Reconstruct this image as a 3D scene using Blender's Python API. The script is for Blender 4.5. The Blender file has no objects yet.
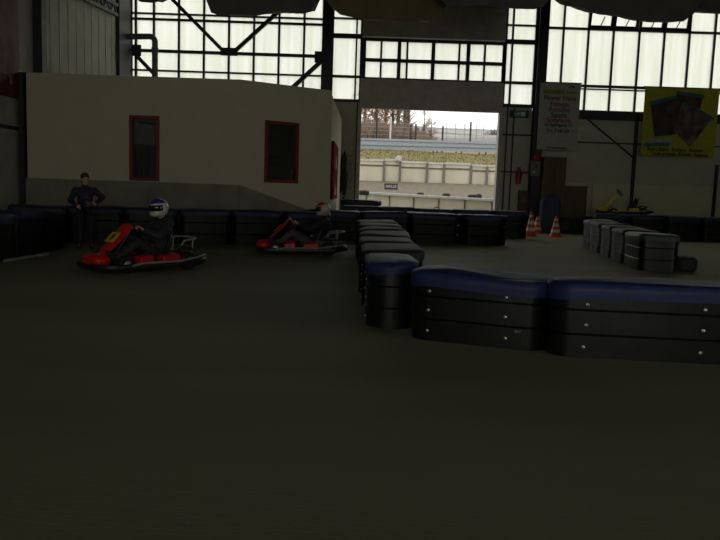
import bpy, bmesh, math, random
from mathutils import Vector, Matrix, noise, Quaternion
C = bpy.context.scene.collection
S = bpy.context.scene
PI = math.pi
R = math.radians
# ------------------------------------------------------------------ camera
F_PX, PITCH, ROLL, EYE = 730.0, R(6.33), R(1.9), 1.35
fw = Vector((0, math.cos(PITCH), -math.sin(PITCH)))
u0 = Vector((0, math.sin(PITCH), math.cos(PITCH)))
r0 = Vector((1, 0, 0))
rt = r0 * math.cos(ROLL) + u0 * math.sin(ROLL)
up = -r0 * math.sin(ROLL) + u0 * math.cos(ROLL)
cd = bpy.data.cameras.new('camera'); cam = bpy.data.objects.new('camera', cd); C.objects.link(cam)
m = Matrix.Identity(4)
for i in range(3):
    m[i][0], m[i][1], m[i][2] = rt[i], up[i], -fw[i]
m[2][3] = EYE
cam.matrix_world = m
cd.sensor_width = 36; cd.lens = 36 * F_PX / 720; cd.clip_end = 2000; cd.clip_start = .05
S.camera = cam
# ------------------------------------------------------------------ world
SKY = 1.5
w = bpy.data.worlds.new('overcast_sky'); S.world = w; w.use_nodes = True
nt = w.node_tree; nt.nodes.clear()
wo = nt.nodes.new('ShaderNodeOutputWorld'); bg = nt.nodes.new('ShaderNodeBackground')
tc = nt.nodes.new('ShaderNodeTexCoord'); nz = nt.nodes.new('ShaderNodeTexNoise'); cr = nt.nodes.new('ShaderNodeValToRGB')
nz.inputs['Scale'].default_value = 2.5; nz.inputs['Detail'].default_value = 5
cr.color_ramp.elements[0].position = .35; cr.color_ramp.elements[0].color = (.86, .87, .84, 1)
cr.color_ramp.elements[1].position = .7; cr.color_ramp.elements[1].color = (1, .99, .93, 1)
nt.links.new(tc.outputs['Generated'], nz.inputs['Vector']); nt.links.new(nz.outputs['Fac'], cr.inputs['Fac'])
nt.links.new(cr.outputs['Color'], bg.inputs['Color']); bg.inputs['Strength'].default_value = SKY
nt.links.new(bg.outputs[0], wo.inputs[0])
# ------------------------------------------------------------------ daylight from unseen rear windows, plus low lights added behind and right
def area(name, loc, rot, sx, sy, power, col=(1, .98, .9)):
    l = bpy.data.lights.new(name, 'AREA'); l.shape = 'RECTANGLE'; l.size = sx; l.size_y = sy; l.energy = power; l.color = col
    o = bpy.data.objects.new(name, l); C.objects.link(o); o.location = loc; o.rotation_euler = rot; return o
area('rear_window_light', (0, -15.5, 6.0), (R(90), 0, 0), 12, 2.4, 235)
area('rear_low_light', (-6, -15.5, 2.1), (R(90), 0, 0), 2.6, 4, 130)  # unseen low lamp, added for streaks on the rounded barrier ends
area('rear_low_light', (4.5, -15.5, 2.1), (R(90), 0, 0), 3, 4, 130)  # second added low lamp, also lifts the near floor
area('side_low_light', (14.6, -1.5, 2.1), (R(90), 0, R(90)), 2.6, 4, 220)  # added lamp at the side, set low for the barrier streaks
# ------------------------------------------------------------------ colour management
vs = S.view_settings
vs.view_transform = 'Standard'; vs.look = 'None'; vs.gamma = 1; vs.use_curve_mapping = False; vs.exposure = 0
S.cycles.use_denoising = True
S.cycles.max_bounces = 8; S.cycles.diffuse_bounces = 4; S.cycles.transparent_max_bounces = 12
S.cycles.sample_clamp_indirect = 4

# ------------------------------------------------------------------ helpers
def ray(px, py): return (fw * F_PX + rt * (px - 360) + up * (270 - py))
def at(px, py, Y):
    d = ray(px, py); k = Y / d.y; return Vector((d.x * k, Y, EYE + d.z * k))
def atx(px, py, X):
    d = ray(px, py); k = X / d.x; return Vector((X, d.y * k, EYE + d.z * k))
def flo(px, py, z=0):
    d = ray(px, py); k = (z - EYE) / d.z; return Vector((d.x * k, d.y * k, z))

MATS = {}
def mat(name, col, rough=.6, metal=0, col2=None, nscale=8, bump=0, bscale=None, spec=.5, stretch=None, lo=.35, hi=.65):
    if name in MATS: return MATS[name]
    M = bpy.data.materials.new(name); M.use_nodes = True; t = M.node_tree; b = t.nodes['Principled BSDF']
    b.inputs['Base Color'].default_value = (*col, 1); b.inputs['Roughness'].default_value = rough
    b.inputs['Metallic'].default_value = metal; b.inputs['Specular IOR Level'].default_value = spec
    tcn = t.nodes.new('ShaderNodeTexCoord'); mp = t.nodes.new('ShaderNodeMapping'); t.links.new(tcn.outputs['Object'], mp.inputs[0])
    if stretch: mp.inputs['Scale'].default_value = stretch
    if col2 is None: col2 = tuple(c * .8 for c in col)
    n = t.nodes.new('ShaderNodeTexNoise'); n.inputs['Scale'].default_value = nscale; n.inputs['Detail'].default_value = 4
    t.links.new(mp.outputs[0], n.inputs['Vector'])
    r = t.nodes.new('ShaderNodeValToRGB'); r.color_ramp.elements[0].position = lo; r.color_ramp.elements[1].position = hi
    r.color_ramp.elements[0].color = (*col, 1); r.color_ramp.elements[1].color = (*col2, 1)
    t.links.new(n.outputs['Fac'], r.inputs['Fac']); t.links.new(r.outputs[0], b.inputs['Base Color'])
    if bump:
        n2 = t.nodes.new('ShaderNodeTexNoise'); n2.inputs['Scale'].default_value = bscale or nscale * 4; n2.inputs['Detail'].default_value = 3
        t.links.new(mp.outputs[0], n2.inputs['Vector'])
        bp = t.nodes.new('ShaderNodeBump'); bp.inputs['Strength'].default_value = bump; bp.inputs['Distance'].default_value = .02
        t.links.new(n2.outputs['Fac'], bp.inputs['Height']); t.links.new(bp.outputs[0], b.inputs['Normal'])
    MATS[name] = M; return M

class MB:
    def __init__(s): s.v = []; s.f = []; s.mi = []; s.cur = 0
    def face(s, idx): s.f.append(idx); s.mi.append(s.cur)
    def box(s, c, size, rot=None):
        c = Vector(c); n = len(s.v); hx, hy, hz = [a / 2 for a in size]
        for z in (-hz, hz):
            for x, y in ((-hx, -hy), (hx, -hy), (hx, hy), (-hx, hy)):
                p = Vector((x, y, z))
                if rot is not None: p = rot @ p
                s.v.append(c + p)
        for q in ((3, 2, 1, 0), (4, 5, 6, 7), (0, 1, 5, 4), (1, 2, 6, 5), (2, 3, 7, 6), (3, 0, 4, 7)): s.face([n + i for i in q])
        return s
    def span(s, a, b):
        return s.box([(a[i] + b[i]) / 2 for i in range(3)], [abs(b[i] - a[i]) for i in range(3)])
    def bar(s, p0, p1, wx, wy, upv=(0, 0, 1)):
        p0 = Vector(p0); p1 = Vector(p1); d = p1 - p0; L = d.length; d.normalize(); u = Vector(upv)
        x = d.cross(u)
        if x.length < 1e-4: x = d.cross(Vector((0, 1, 0)))
        x.normalize(); y = x.cross(d)
        M = Matrix((x, d, y)).transposed()
        return s.box((p0 + p1) / 2, (wx, L, wy), M)
    def tube(s, pts, r, seg=8, closed=False):
        pts = [Vector(p) for p in pts]; n = len(pts); rs = r if isinstance(r, (list, tuple)) else [r] * n
        base = len(s.v); prev = None
        for i, p in enumerate(pts):
            if closed: d = pts[(i + 1) % n] - pts[i - 1]
            elif i == 0: d = pts[1] - pts[0]
            elif i == n - 1: d = pts[-1] - pts[-2]
            else: d = (pts[i + 1] - pts[i]).normalized() + (pts[i] - pts[i - 1]).normalized()
            d.normalize()
            if prev is None:
                a = Vector((0, 0, 1)) if abs(d.z) < .9 else Vector((1, 0, 0))
                x = d.cross(a).normalized()
            else:
                x = (prev - d * prev.dot(d)).normalized()
            prev = x; y = d.cross(x)
            for k in range(seg):
                t = 2 * PI * k / seg; s.v.append(p + (x * math.cos(t) + y * math.sin(t)) * rs[i])
        for i in range(n if closed else n - 1):
            a = base + i * seg; b = base + ((i + 1) % n) * seg
            for k in range(seg):
                k2 = (k + 1) % seg; s.face([a + k, a + k2, b + k2, b + k])
        if not closed:
            s.face([base + k for k in range(seg)][::-1]); s.face([base + (n - 1) * seg + k for k in range(seg)])
        return s
    def lathe(s, c, prof, seg=24, axis='z', cap=True, rot=None):
        c = Vector(c); n = len(s.v)
        for (r, z) in prof:
            for k in range(seg):
                t = 2 * PI * k / seg; p = Vector((r * math.cos(t), r * math.sin(t), z))
                if axis == 'y': p = Vector((p.x, p.z, -p.y))
                if axis == 'x': p = Vector((p.z, p.y, -p.x))
                if rot is not None: p = rot @ p
                s.v.append(c + p)
        for i in range(len(prof) - 1):
            for k in range(seg):
                k2 = (k + 1) % seg; a = n + i * seg; s.face([a + k, a + k2, a + seg + k2, a + seg + k])
        if cap:
            s.face([n + k for k in range(seg)][::-1]); s.face([n + (len(prof) - 1) * seg + k for k in range(seg)])
        return s
    def ell(s, c, rad, rot=None, e=1.0, useg=16, vseg=10):
        c = Vector(c); n = len(s.v); sg = lambda a: math.copysign(abs(a) ** e, a)
        for i in range(vseg + 1):
            ph = -PI / 2 + PI * i / vseg
            if i in (0, vseg):
                p = Vector((0, 0, rad[2] * (-1 if i == 0 else 1)))
                if rot is not None: p = rot @ p
                s.v.append(c + p); continue
            for k in range(useg):
                t = 2 * PI * k / useg
                p = Vector((rad[0] * sg(math.cos(ph)) * sg(math.cos(t)), rad[1] * sg(math.cos(ph)) * sg(math.sin(t)), rad[2] * sg(math.sin(ph))))
                if rot is not None: p = rot @ p
                s.v.append(c + p)
        row = lambda i: n + 1 + (i - 1) * useg
        top = n + 1 + (vseg - 1) * useg
        for k in range(useg):
            k2 = (k + 1) % useg
            s.face([n, row(1) + k2, row(1) + k]); s.face([top, row(vseg - 1) + k, row(vseg - 1) + k2])
            for i in range(1, vseg - 1): s.face([row(i) + k, row(i) + k2, row(i + 1) + k2, row(i + 1) + k])
        return s
    def cap(s, p0, r0_, p1, r1_):
        s.ell(p0, (r0_,) * 3, useg=12, vseg=8); s.ell(p1, (r1_,) * 3, useg=12, vseg=8)
        s.tube([p0, p1], [r0_, r1_], 12); return s
    def chain(s, pts):
        for (a, ra), (b, rb) in zip(pts, pts[1:]): s.cap(Vector(a), ra, Vector(b), rb)
        return s
    def prism(s, poly, f0, f1):
        """poly of 2D points, f0/f1 map (a,b)->3D for the two ends"""
        n = len(s.v); k = len(poly)
        for p in poly: s.v.append(Vector(f0(*p)))
        for p in poly: s.v.append(Vector(f1(*p)))
        s.face(list(range(n, n + k))[::-1]); s.face(list(range(n + k, n + 2 * k)))
        for i in range(k): j = (i + 1) % k; s.face([n + i, n + j, n + k + j, n + k + i])
        return s
    def mesh(s, name, mats, smooth=None):
        me = bpy.data.meshes.new(name); me.from_pydata([tuple(v) for v in s.v], [], s.f)
        for mm in (mats if isinstance(mats, (list, tuple)) else [mats]): me.materials.append(mm)
        me.polygons.foreach_set('material_index', s.mi)
        b = bmesh.new(); b.from_mesh(me); bmesh.ops.recalc_face_normals(b, faces=b.faces); b.to_mesh(me); b.free()
        if smooth:
            me.polygons.foreach_set('use_smooth', [True] * len(me.polygons))
            try: me.set_sharp_from_angle(angle=R(smooth))
            except Exception: pass
        me.update(); return me
    def build(s, name, mats, parent=None, smooth=35, bevel=0):
        me = s.mesh(name, mats, smooth); o = bpy.data.objects.new(name, me); C.objects.link(o)
        if parent: o.parent = parent
        if bevel:
            md = o.modifiers.new('bevel', 'BEVEL'); md.width = bevel; md.segments = 2; md.limit_method = 'ANGLE'
        return o

def thing(name, label, cat, loc=(0, 0, 0), rz=0, group=None):
    o = bpy.data.objects.new(name, None); C.objects.link(o); o.empty_display_size = .1
    o.location = loc; o.rotation_euler = (0, 0, rz); return tag(o, label, cat, group)
def tag(o, label, cat, group=None, kind=None):
    if label: o['label'] = label
    if cat: o['category'] = cat
    if group: o['group'] = group
    if kind: o['kind'] = kind
    return o
def struct(o): o['kind'] = 'structure'; return o
def copy_tree(o, parent=None):
    c = o.copy(); C.objects.link(c); c.parent = parent
    for ch in list(o.children): copy_tree(ch, c)
    return c
def to_mesh(o, label=None):
    bpy.context.view_layer.update()
    me = bpy.data.meshes.new_from_object(o.evaluated_get(bpy.context.evaluated_depsgraph_get()))
    n = bpy.data.objects.new(o.name, me); C.objects.link(n); n.parent = o.parent; n.matrix_local = o.matrix_basis
    nm = o.name; bpy.data.objects.remove(o); n.name = nm
    if not me.materials: me.materials.append(m_ink)
    if label: n['label'] = label
    return n
def text(body, size, loc, mtl, parent, rot=(R(90), 0, 0), align='CENTER', name='lettering', label=None, shear=0):
    cu = bpy.data.curves.new(name, 'FONT'); cu.body = body; cu.size = size; cu.extrude = .003; cu.align_x = align; cu.align_y = 'CENTER'; cu.shear = shear
    cu.offset = .004
    o = bpy.data.objects.new(name, cu); C.objects.link(o); cu.materials.append(mtl); o.parent = parent; o.location = loc; o.rotation_euler = rot
    return to_mesh(o, label)
def remesh(mb, name, mtl, voxel=.008, smooth=4, parent=None):
    me = mb.mesh(name, mtl); o = bpy.data.objects.new(name, me); C.objects.link(o)
    md = o.modifiers.new('r', 'REMESH'); md.mode = 'VOXEL'; md.voxel_size = voxel; md.use_smooth_shade = True
    sm = o.modifiers.new('s', 'SMOOTH'); sm.iterations = smooth; sm.factor = .5
    dg = bpy.context.evaluated_depsgraph_get(); me2 = bpy.data.meshes.new_from_object(o.evaluated_get(dg))
    o.modifiers.clear(); o.data = me2
    if not me2.materials: me2.materials.append(mtl)
    me2.polygons.foreach_set('use_smooth', [True] * len(me2.polygons))
    if parent: o.parent = parent
    return o
ORD = ['first', 'second', 'third', 'fourth', 'fifth', 'sixth', 'seventh', 'eighth', 'ninth', 'tenth', 'eleventh', 'twelfth', 'thirteenth', 'fourteenth']

# ------------------------------------------------------------------ materials
m_floor = mat('floor_asphalt', (.27, .27, .185), .7, col2=(.225, .228, .15), nscale=1.1, bump=.12, bscale=60, spec=.2, stretch=(.15, .8, 1))
m_white = mat('office_white', (.52, .50, .36), .8, col2=(.49, .47, .34), nscale=2)
m_grey = mat('office_grey', (.235, .225, .17), .8, nscale=2)
m_panel = mat('hall_panel', (.46, .47, .37), .7, col2=(.41, .42, .33), nscale=1.2)
m_panel_w = mat('hall_panel_warm', (.55, .55, .37), .7, col2=(.5, .5, .34), nscale=1.2)
m_corr = mat('corrugated_side', (.42, .42, .36), .7, nscale=2)
m_steel = mat('dark_steel', (.02, .02, .032), .55, nscale=5)
m_shut = mat('shutter_box', (.48, .46, .40), .6, nscale=3)
m_ceil = mat('ceiling_deck', (.06, .058, .05), .8)
m_red = mat('red_frame', (.2, .012, .01), .5)
m_black = mat('barrier_plastic', (.004, .004, .005), .34, col2=(.007, .007, .008), nscale=6, bump=.1, bscale=3, spec=.5)
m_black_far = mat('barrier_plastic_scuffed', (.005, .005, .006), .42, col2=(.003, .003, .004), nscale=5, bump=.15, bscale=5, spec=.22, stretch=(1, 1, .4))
m_black_doorlit = mat('barrier_plastic_doorlit', (.12, .12, .13), .6, col2=(.015, .015, .018), nscale=4, stretch=(1, 1, .35), lo=.42, hi=.58)  # black plastic greyed in its colour to show door light on the sides
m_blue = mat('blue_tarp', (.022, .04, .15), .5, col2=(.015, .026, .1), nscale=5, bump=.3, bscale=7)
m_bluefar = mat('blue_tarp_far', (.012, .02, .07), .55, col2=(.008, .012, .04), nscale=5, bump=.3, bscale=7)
m_sheentarp = mat('grey_sheen_tarp', (.035, .038, .05), .6, col2=(.02, .022, .03), nscale=5, bump=.5, bscale=9)  # grey of the reflected sky is put into the tarp colour
m_green_t = mat('bluegreen_tarp', (.05, .08, .085), .5, col2=(.035, .055, .06), nscale=5, bump=.5, bscale=9)
m_bolt = mat('bolt_zinc', (.6, .6, .6), .35, .9)
m_kred = mat('kart_red', (.72, .012, .012), .35, col2=(.64, .01, .01))
m_kyel = mat('kart_yellow', (.62, .5, .02), .4)
m_plate = mat('number_plate_yellow', (.85, .62, .03), .5)
m_rub = mat('tyre_rubber', (.02, .02, .02), .7, bump=.3)
m_rim = mat('wheel_rim_grey', (.55, .56, .57), .4, .3)
m_chrome = mat('chrome', (.6, .6, .62), .2, 1)
m_tube_sheen = mat('kart_chrome_sheen', (.45, .45, .44), .4, .2)  # pale grey instead of chrome, the shine is in the colour
m_kblk = mat('kart_black', (.025, .025, .028), .4)
m_seat = mat('seat_shell', (.03, .03, .035), .4)
m_eng = mat('engine_alloy', (.12, .12, .125), .4, .6)
m_skin = mat('skin', (.62, .33, .22), .55, col2=(.56, .29, .19))
m_suit = mat('dark_suit', (.03, .035, .038), .8, bump=.3, bscale=15)
m_jacket = mat('navy_jacket', (.02, .022, .04), .8, bump=.3, bscale=15)
m_trou = mat('black_trousers', (.016, .016, .018), .85, bump=.3, bscale=15)
m_jeans = mat('grey_jeans', (.09, .1, .11), .85, bump=.3, bscale=15)
m_hair = mat('brown_hair', (.06, .035, .02), .8, bump=.6, bscale=90)
m_shoe = mat('shoe_black', (.02, .02, .02), .6)
m_hwhite = mat('helmet_white', (.75, .75, .7), .2)
m_hblue = mat('helmet_blue', (.04, .04, .3), .25)
m_visor = mat('visor_dark', (.02, .02, .025), .08)
m_hred = mat('helmet_red', (.45, .03, .03), .3)
m_hblk = mat('helmet_black', (.015, .015, .015), .12)
m_eye = mat('eye_dark', (.02, .015, .01), .3)
m_lip = mat('lips', (.5, .2, .16), .5)
m_cone = mat('cone_orange', (.75, .08, .02), .5)
m_conew = mat('cone_white', (.7, .7, .65), .5)
m_wood = mat('brown_board', (.115, .088, .045), .7, col2=(.095, .072, .037), nscale=4, stretch=(1, 1, .2))
m_banw = mat('banner_white', (.40, .42, .34), .7)
m_bany = mat('banner_yellow', (.40, .40, .03), .7)
m_ink = mat('ink_black', (.03, .03, .03), .7)
m_inkr = mat('ink_red', (.3, .03, .04), .7)
m_inkg = mat('ink_green', (.22, .26, .03), .7)
m_teal = mat('ink_teal', (.03, .16, .16), .7)
m_exit = mat('exit_green', (.01, .3, .2), .5)
m_conc = mat('wall_concrete', (.74, .68, .54), .85, col2=(.62, .56, .44), nscale=1.2, stretch=(1, 1, .3), bump=.2)
m_concd = mat('concrete_dark', (.2, .18, .15), .85, col2=(.12, .11, .09), nscale=3)
m_rail = mat('rail_white', (.7, .7, .68), .6)
m_galv = mat('guard_rail_galvanised', (.36, .40, .44), .5, .2)
m_dirt = mat('gravel_strip', (.2, .165, .11), .9, col2=(.14, .115, .08), nscale=3)
m_grass = mat('grass_bank', (.125, .125, .022), .95, col2=(.19, .135, .045), nscale=2, bump=.5)
m_hill = mat('brown_hillside', (.33, .26, .2), .95, col2=(.22, .17, .12), nscale=.25, bump=.5, bscale=2)
m_field = mat('pale_field', (.34, .30, .29), .95, col2=(.27, .25, .24), nscale=.15)
m_bark = mat('tree_bark', (.1, .07, .05), .9)
m_twig = mat('twig_brown', (.3, .22, .17), .9)
m_leaf = mat('autumn_leaf', (.42, .24, .12), .8)
m_fir = mat('fir_green', (.06, .09, .045), .9)
m_drape = mat('grey_fabric_bag', (.12, .11, .105), .9, nscale=3, bump=.3)
m_drapeb = mat('brown_fabric_bag', (.17, .135, .06), .9, nscale=3, bump=.3)
m_barrel = mat('blue_padding', (.02, .03, .08), .6)
m_duct = mat('duct_grey', (.12, .12, .12), .5, .3)
m_alu = mat('ladder_aluminium', (.3, .3, .28), .45, .7)
m_poster = mat('poster_pale', (.24, .16, .14), .8, col2=(.17, .1, .09), nscale=3)

def glassy(name):
    M = bpy.data.materials.new(name); M.use_nodes = True; t = M.node_tree; t.nodes.clear()
    out = t.nodes.new('ShaderNodeOutputMaterial'); a = t.nodes.new('ShaderNodeBsdfTranslucent'); b = t.nodes.new('ShaderNodeBsdfTransparent'); mx = t.nodes.new('ShaderNodeMixShader')
    n = t.nodes.new('ShaderNodeTexNoise'); tcn = t.nodes.new('ShaderNodeTexCoord'); mp = t.nodes.new('ShaderNodeMapping'); mp.inputs['Scale'].default_value = (5, 1, .25)
    n.inputs['Scale'].default_value = 1.2; r = t.nodes.new('ShaderNodeValToRGB')
    r.color_ramp.elements[0].color = (.9, .92, .85, 1); r.color_ramp.elements[1].color = (.99, .99, .97, 1); r.color_ramp.elements[0].position = .35; r.color_ramp.elements[1].position = .65
    t.links.new(tcn.outputs['Object'], mp.inputs[0]); t.links.new(mp.outputs[0], n.inputs['Vector']); t.links.new(n.outputs['Fac'], r.inputs[0])
    t.links.new(r.outputs[0], a.inputs[0]); t.links.new(r.outputs[0], b.inputs[0])
    mx.inputs[0].default_value = .55; t.links.new(a.outputs[0], mx.inputs[1]); t.links.new(b.outputs[0], mx.inputs[2]); t.links.new(mx.outputs[0], out.inputs[0]); return M
m_milky = glassy('milky_pane')
M = bpy.data.materials.new('office_glass'); M.use_nodes = True; b = M.node_tree.nodes['Principled BSDF']
b.inputs['Base Color'].default_value = (.9, .93, .92, 1); b.inputs['Roughness'].default_value = .03; b.inputs['Transmission Weight'].default_value = 1; b.inputs['IOR'].default_value = 1.45
m_glass = M

# ------------------------------------------------------------------ hall shell
YB = 27.5                      # back wall
XL, XR, YR, ZC = -8.7, 15.0, -16.0, 9.8
o = MB().span((XL - 1, YR - 1, -.2), (XR + 1, YB + .15, 0)).build('floor', m_floor); struct(o)
# faint worn joints across the floor
struct(MB().span((XL - 1, YR - 1, ZC), (XR + 1, YB + .3, ZC + .2)).build('ceiling', m_ceil))
struct(MB().span((XR, YR - 1, 0), (XR + .2, YB + .3, ZC)).build('wall_right', m_panel))
struct(MB().span((XL - 1, YR - .2, 0), (XR + 1, YR, ZC)).build('wall_rear', m_panel))
# left wall, ribbed sheet
mb = MB(); y = YR
mb.span((XL - .2, YR, 0), (XL, YB, ZC))
yy = 10.0
while yy < YB:
    mb.span((XL, yy, 4.05), (XL + .012, yy + .25, ZC)); yy += .62
struct(mb.build('wall_left', m_corr))

# column positions on the back wall, from the left corner to the right
def X(px, py=100, Y=YB): return at(px, py, Y).x
def Z(px, py, Y=YB): return at(px, py, Y).z
def T(t_, z0, z1, x0, x1, y0=YB, y1=YB + .12): t_.span((x0, y0, z0), (x1, y1, z1))

x_corner = XL
xA0, xA1 = X(323, 60), X(332, 60)       # column left of the gate
xg0, xg1 = X(361), X(500.5)               # gate opening
xB0, xB1 = X(535, 60), X(544, 60)       # column right of the gate
z_gate = Z(430, 111)
z_stripB, z_stripT = Z(430, 81), Z(430, 41.5)
z_left_sill = Z(345, 100.5)
z_R = Z(630, 114)
# solid parts of back wall
mb = MB()
T(mb, 0, 2.2, XL, xA0)                                 # hidden behind the office
T(mb, 2.2, 3.0, XL, xA0)
T(mb, 0, z_left_sill, xA0, xg0)                        # left of gate
T(mb, 0, Z(520, 106), xg1, xB0)
T(mb, 0, z_R, xB0, XR)
T(mb, z_stripT, ZC, xg0, xg1 )
T(mb, z_gate + .02, z_stripB, xg0, xg1)
struct(mb.build('wall_back', m_panel))
# trims: dark sills and seams
mb = MB()
z142 = Z(600, 143); z128 = Z(515, 135)
mb.span((xB1, YB - .03, z142 - .02), (XR, YB, z142 + .03))
mb.span((xg1, YB - .03, z128 - .03), (xB0, YB, z128 + .03))
mb.span((xg1, YB - .03, Z(515, 172) - .03), (xB0, YB, Z(515, 172) + .02))
for px in (505.5, 512):
    mb.span((X(px, 150) - .025, YB - .04, 0), (X(px, 150) + .025, YB, Z(515, 106)))
for px in (356,):
    mb.span((X(px, 150) - .02, YB - .04, 0), (X(px, 150) + .02, YB, z_left_sill))
struct(mb.build('trim_1', m_steel))
# lower warm cladding panels at the right, seams between
mb = MB(); zc_ = Z(660, 185)
xs = [X(545, 180), X(592, 180), X(633, 180), X(714, 180), XR]
for a, b_ in zip(xs, xs[1:]):
    mb.span((a + .03, YB - .05, 0), (b_ - .03, YB, zc_ - .02))
struct(mb.build('trim_2', m_panel_w))
mb = MB(); mb.span((xB1, YB - .12, Z(600, 120)), (XR, YB + .02, Z(600, 111)))
struct(mb.build('trim_3', m_steel))
# shutter box and header with horizontal slat lines
mb = MB(); mb.span((xg0 - .05, YB - .25, z_gate), (xg1 + .05, YB - .02, z_stripB - .02))
nz_ = 9
for k in range(nz_):
    z = z_gate + .08 + (z_stripB - z_gate - .1) * k / nz_
    mb.span((xg0, YB - .265, z), (xg1, YB - .25, z + .06))
tag(mb.build('roller_shutter_box', m_shut, bevel=.01), 'grey roller shutter box above the open gate', 'shutter')
mb = MB(); mb.span((xg0 - .02, YB - .3, z_stripT + .05), (xg1 + .02, YB - .02, z_stripT + 1.9))
mb.span((xg0 + 2.3, YB - .36, z_stripT + .95), (xg1 + .02, YB - .3, z_stripT + 1.4))
struct(mb.build('trim_4', m_shut))
# columns
mb = MB()
def ibeam(mb, x0, x1, y0, y1, z0, z1):
    t_ = .03
    mb.span((x0, y0, z0), (x1, y0 + t_, z1)); mb.span((x0, y1 - t_, z0), (x1, y1, z1)); mb.span(((x0 + x1) / 2 - t_ / 2, y0, z0), ((x0 + x1) / 2 + t_ / 2, y1, z1))
def column(name, x0, x1, label):
    mb = MB(); ibeam(mb, x0, x1, YB - .45, YB - .02, 0, ZC)
    o = mb.build('steel_column', m_steel); tag(o, label, 'column', 'steel columns of the hall'); o['kind'] = 'structure'; return o
column('', xA0, xA1, 'dark steel column left of the gate')
column('', xB0, xB1 + .02, 'dark steel column right of the gate beside the white banner')
column('', XL + .02, X(133, 60), 'broad dark steel column in the left corner of the hall')
mb = MB(); a = atx(36, 60, XL); mb.span((XL + .01, a.y - .2, 0), (XL + .25, a.y + .1, ZC))
tag(mb.build('steel_column', m_steel), 'dark steel column on the left side wall above the office roof', 'column', 'steel columns of the hall', 'structure')
mb = MB(); xx = X(633.5, 160); mb.span((xx - .06, YB - .12, 0), (xx + .06, YB - .05, z_R))
tag(mb.build('steel_post', m_steel), 'thin dark post on the back wall below the yellow banner', 'post', kind='structure')
mb = MB(); xx = X(714, 190); mb.span((xx - .05, YB - .12, 0), (xx + .05, YB - .05, Z(714, 165)))
tag(mb.build('steel_post', m_steel), 'short dark post at the far right of the back wall', 'post', kind='structure')
mb = MB(); mb.bar(Vector((X(578, 112), YB - .09, Z(578, 112))), Vector((X(633, 158), YB - .09, Z(633, 158))), .05, .05)
tag(mb.build('brace_rod', m_steel), 'thin diagonal brace rod between white and yellow banners', 'brace', kind='structure')

struct(MB().span((XL, 25.95, 3.0), (XL + .12, YB - .45, ZC)).build('trim_9', m_steel))
for nm_, xj_ in (('trim_10', xg0 - .1), ('trim_11', xg1 - .04)): struct(MB().span((xj_, YB - .22, 0), (xj_ + .14, YB + .16, z_gate)).build(nm_, m_shut, bevel=.01))
# glazing bays: one window per bay; frame and panes as children
def window(n, x0, x1, z0, z1, vbars, hbars, vw=.06, tilt=None):
    """vbars/hbars: (position, width)"""
    e = bpy.data.objects.new('window_%d' % n, None); C.objects.link(e); e['kind'] = 'structure'
    f = MB()
    for x_, w_ in vbars: f.span((x_ - w_ / 2, YB - .05, z0), (x_ + w_ / 2, YB + .06, z1))
    for z_, w_ in hbars: f.span((x0, YB - .06, z_ - w_ / 2), (x1, YB + .05, z_ + w_ / 2))
    f.build('window_frame', m_steel, e)
    MB().span((x0, YB, z0), (x1, YB + .012, z1)).build('pane', m_milky, e)
    return e
V = lambda px, py, w_=.075: (X(px, py), w_)
H = lambda px, py, w_=.08: (Z(px, py), w_)
zt = ZC
window(1, XL, xA0, 3.0, zt, [V(p, 45) for p in (154, 179, 204, 229, 254, 279, 304)] + [V(136, 45, .08), (X(321.5, 85), .05)],
       [H(230, 16.2, .06), H(230, 21.8, .08), H(230, 53.2, .09), H(230, 73, .06)])
window(2, xA1, xg0, z_left_sill, zt, [V(356, 60, .06), (xg0 - .04, .1), (xA1 + .02, .05)], [H(345, 18.5, .06), H(345, 36, .16), H(345, 76.5, .09), (z_left_sill, .1)])
window(3, xg0, xg1, z_stripB, z_stripT, [V(p, 60, .07) for p in (381, 407, 459, 484.5)] + [V(p, 60, .13) for p in (364, 399, 433, 468, 504)],
       [(z_stripB + .02, .08), (Z(433, 62), .12), (z_stripT, .1)])
window(4, xg1, xB0, Z(520, 106), zt, [V(511.5, 60, .07), (xg1 + .06, .14), (xB0 - .02, .05)], [H(520, 25.5, .06), H(520, 42, .16), H(520, 83, .1), H(520, 106, .12)])
wr = window(5, xB1, XR, z_R, zt, [V(p, 50, .07) for p in (562.5, 587.5, 612.5, 638.3, 663.3, 688.3, 713.5)], [H(630, 30.5, .08), H(630, 87.5, .09), H(630, 90.5, .04), H(630, 113, .1)])
# open hopper vents in window 5
zh0 = Z(630, 30.5); zh1 = Z(630, 10)
hop = MB()
for p in (587.5, 612.5, 638.3, 663.3):
    a, b_ = X(p, 30) + .04, X(p + 25.2, 30) - .06
    for s_ in (a, b_): hop.bar((s_, YB - .05, zh0), (s_, YB - .22, zh1), .1, .06)
    hop.bar((a, YB - .06, zh0 + .05), (b_, YB - .06, zh0 + .05), .1, .14); hop.bar((a, YB - .22, zh1), (b_, YB - .22, zh1), .08, .1)
    xm = (a + b_) / 2; hop.bar((xm, YB - .07, zh0 + .12), (xm + .12, YB - .14, zh0 + .42), .03, .03)
hop.build('window_vents', m_steel, wr)

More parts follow.
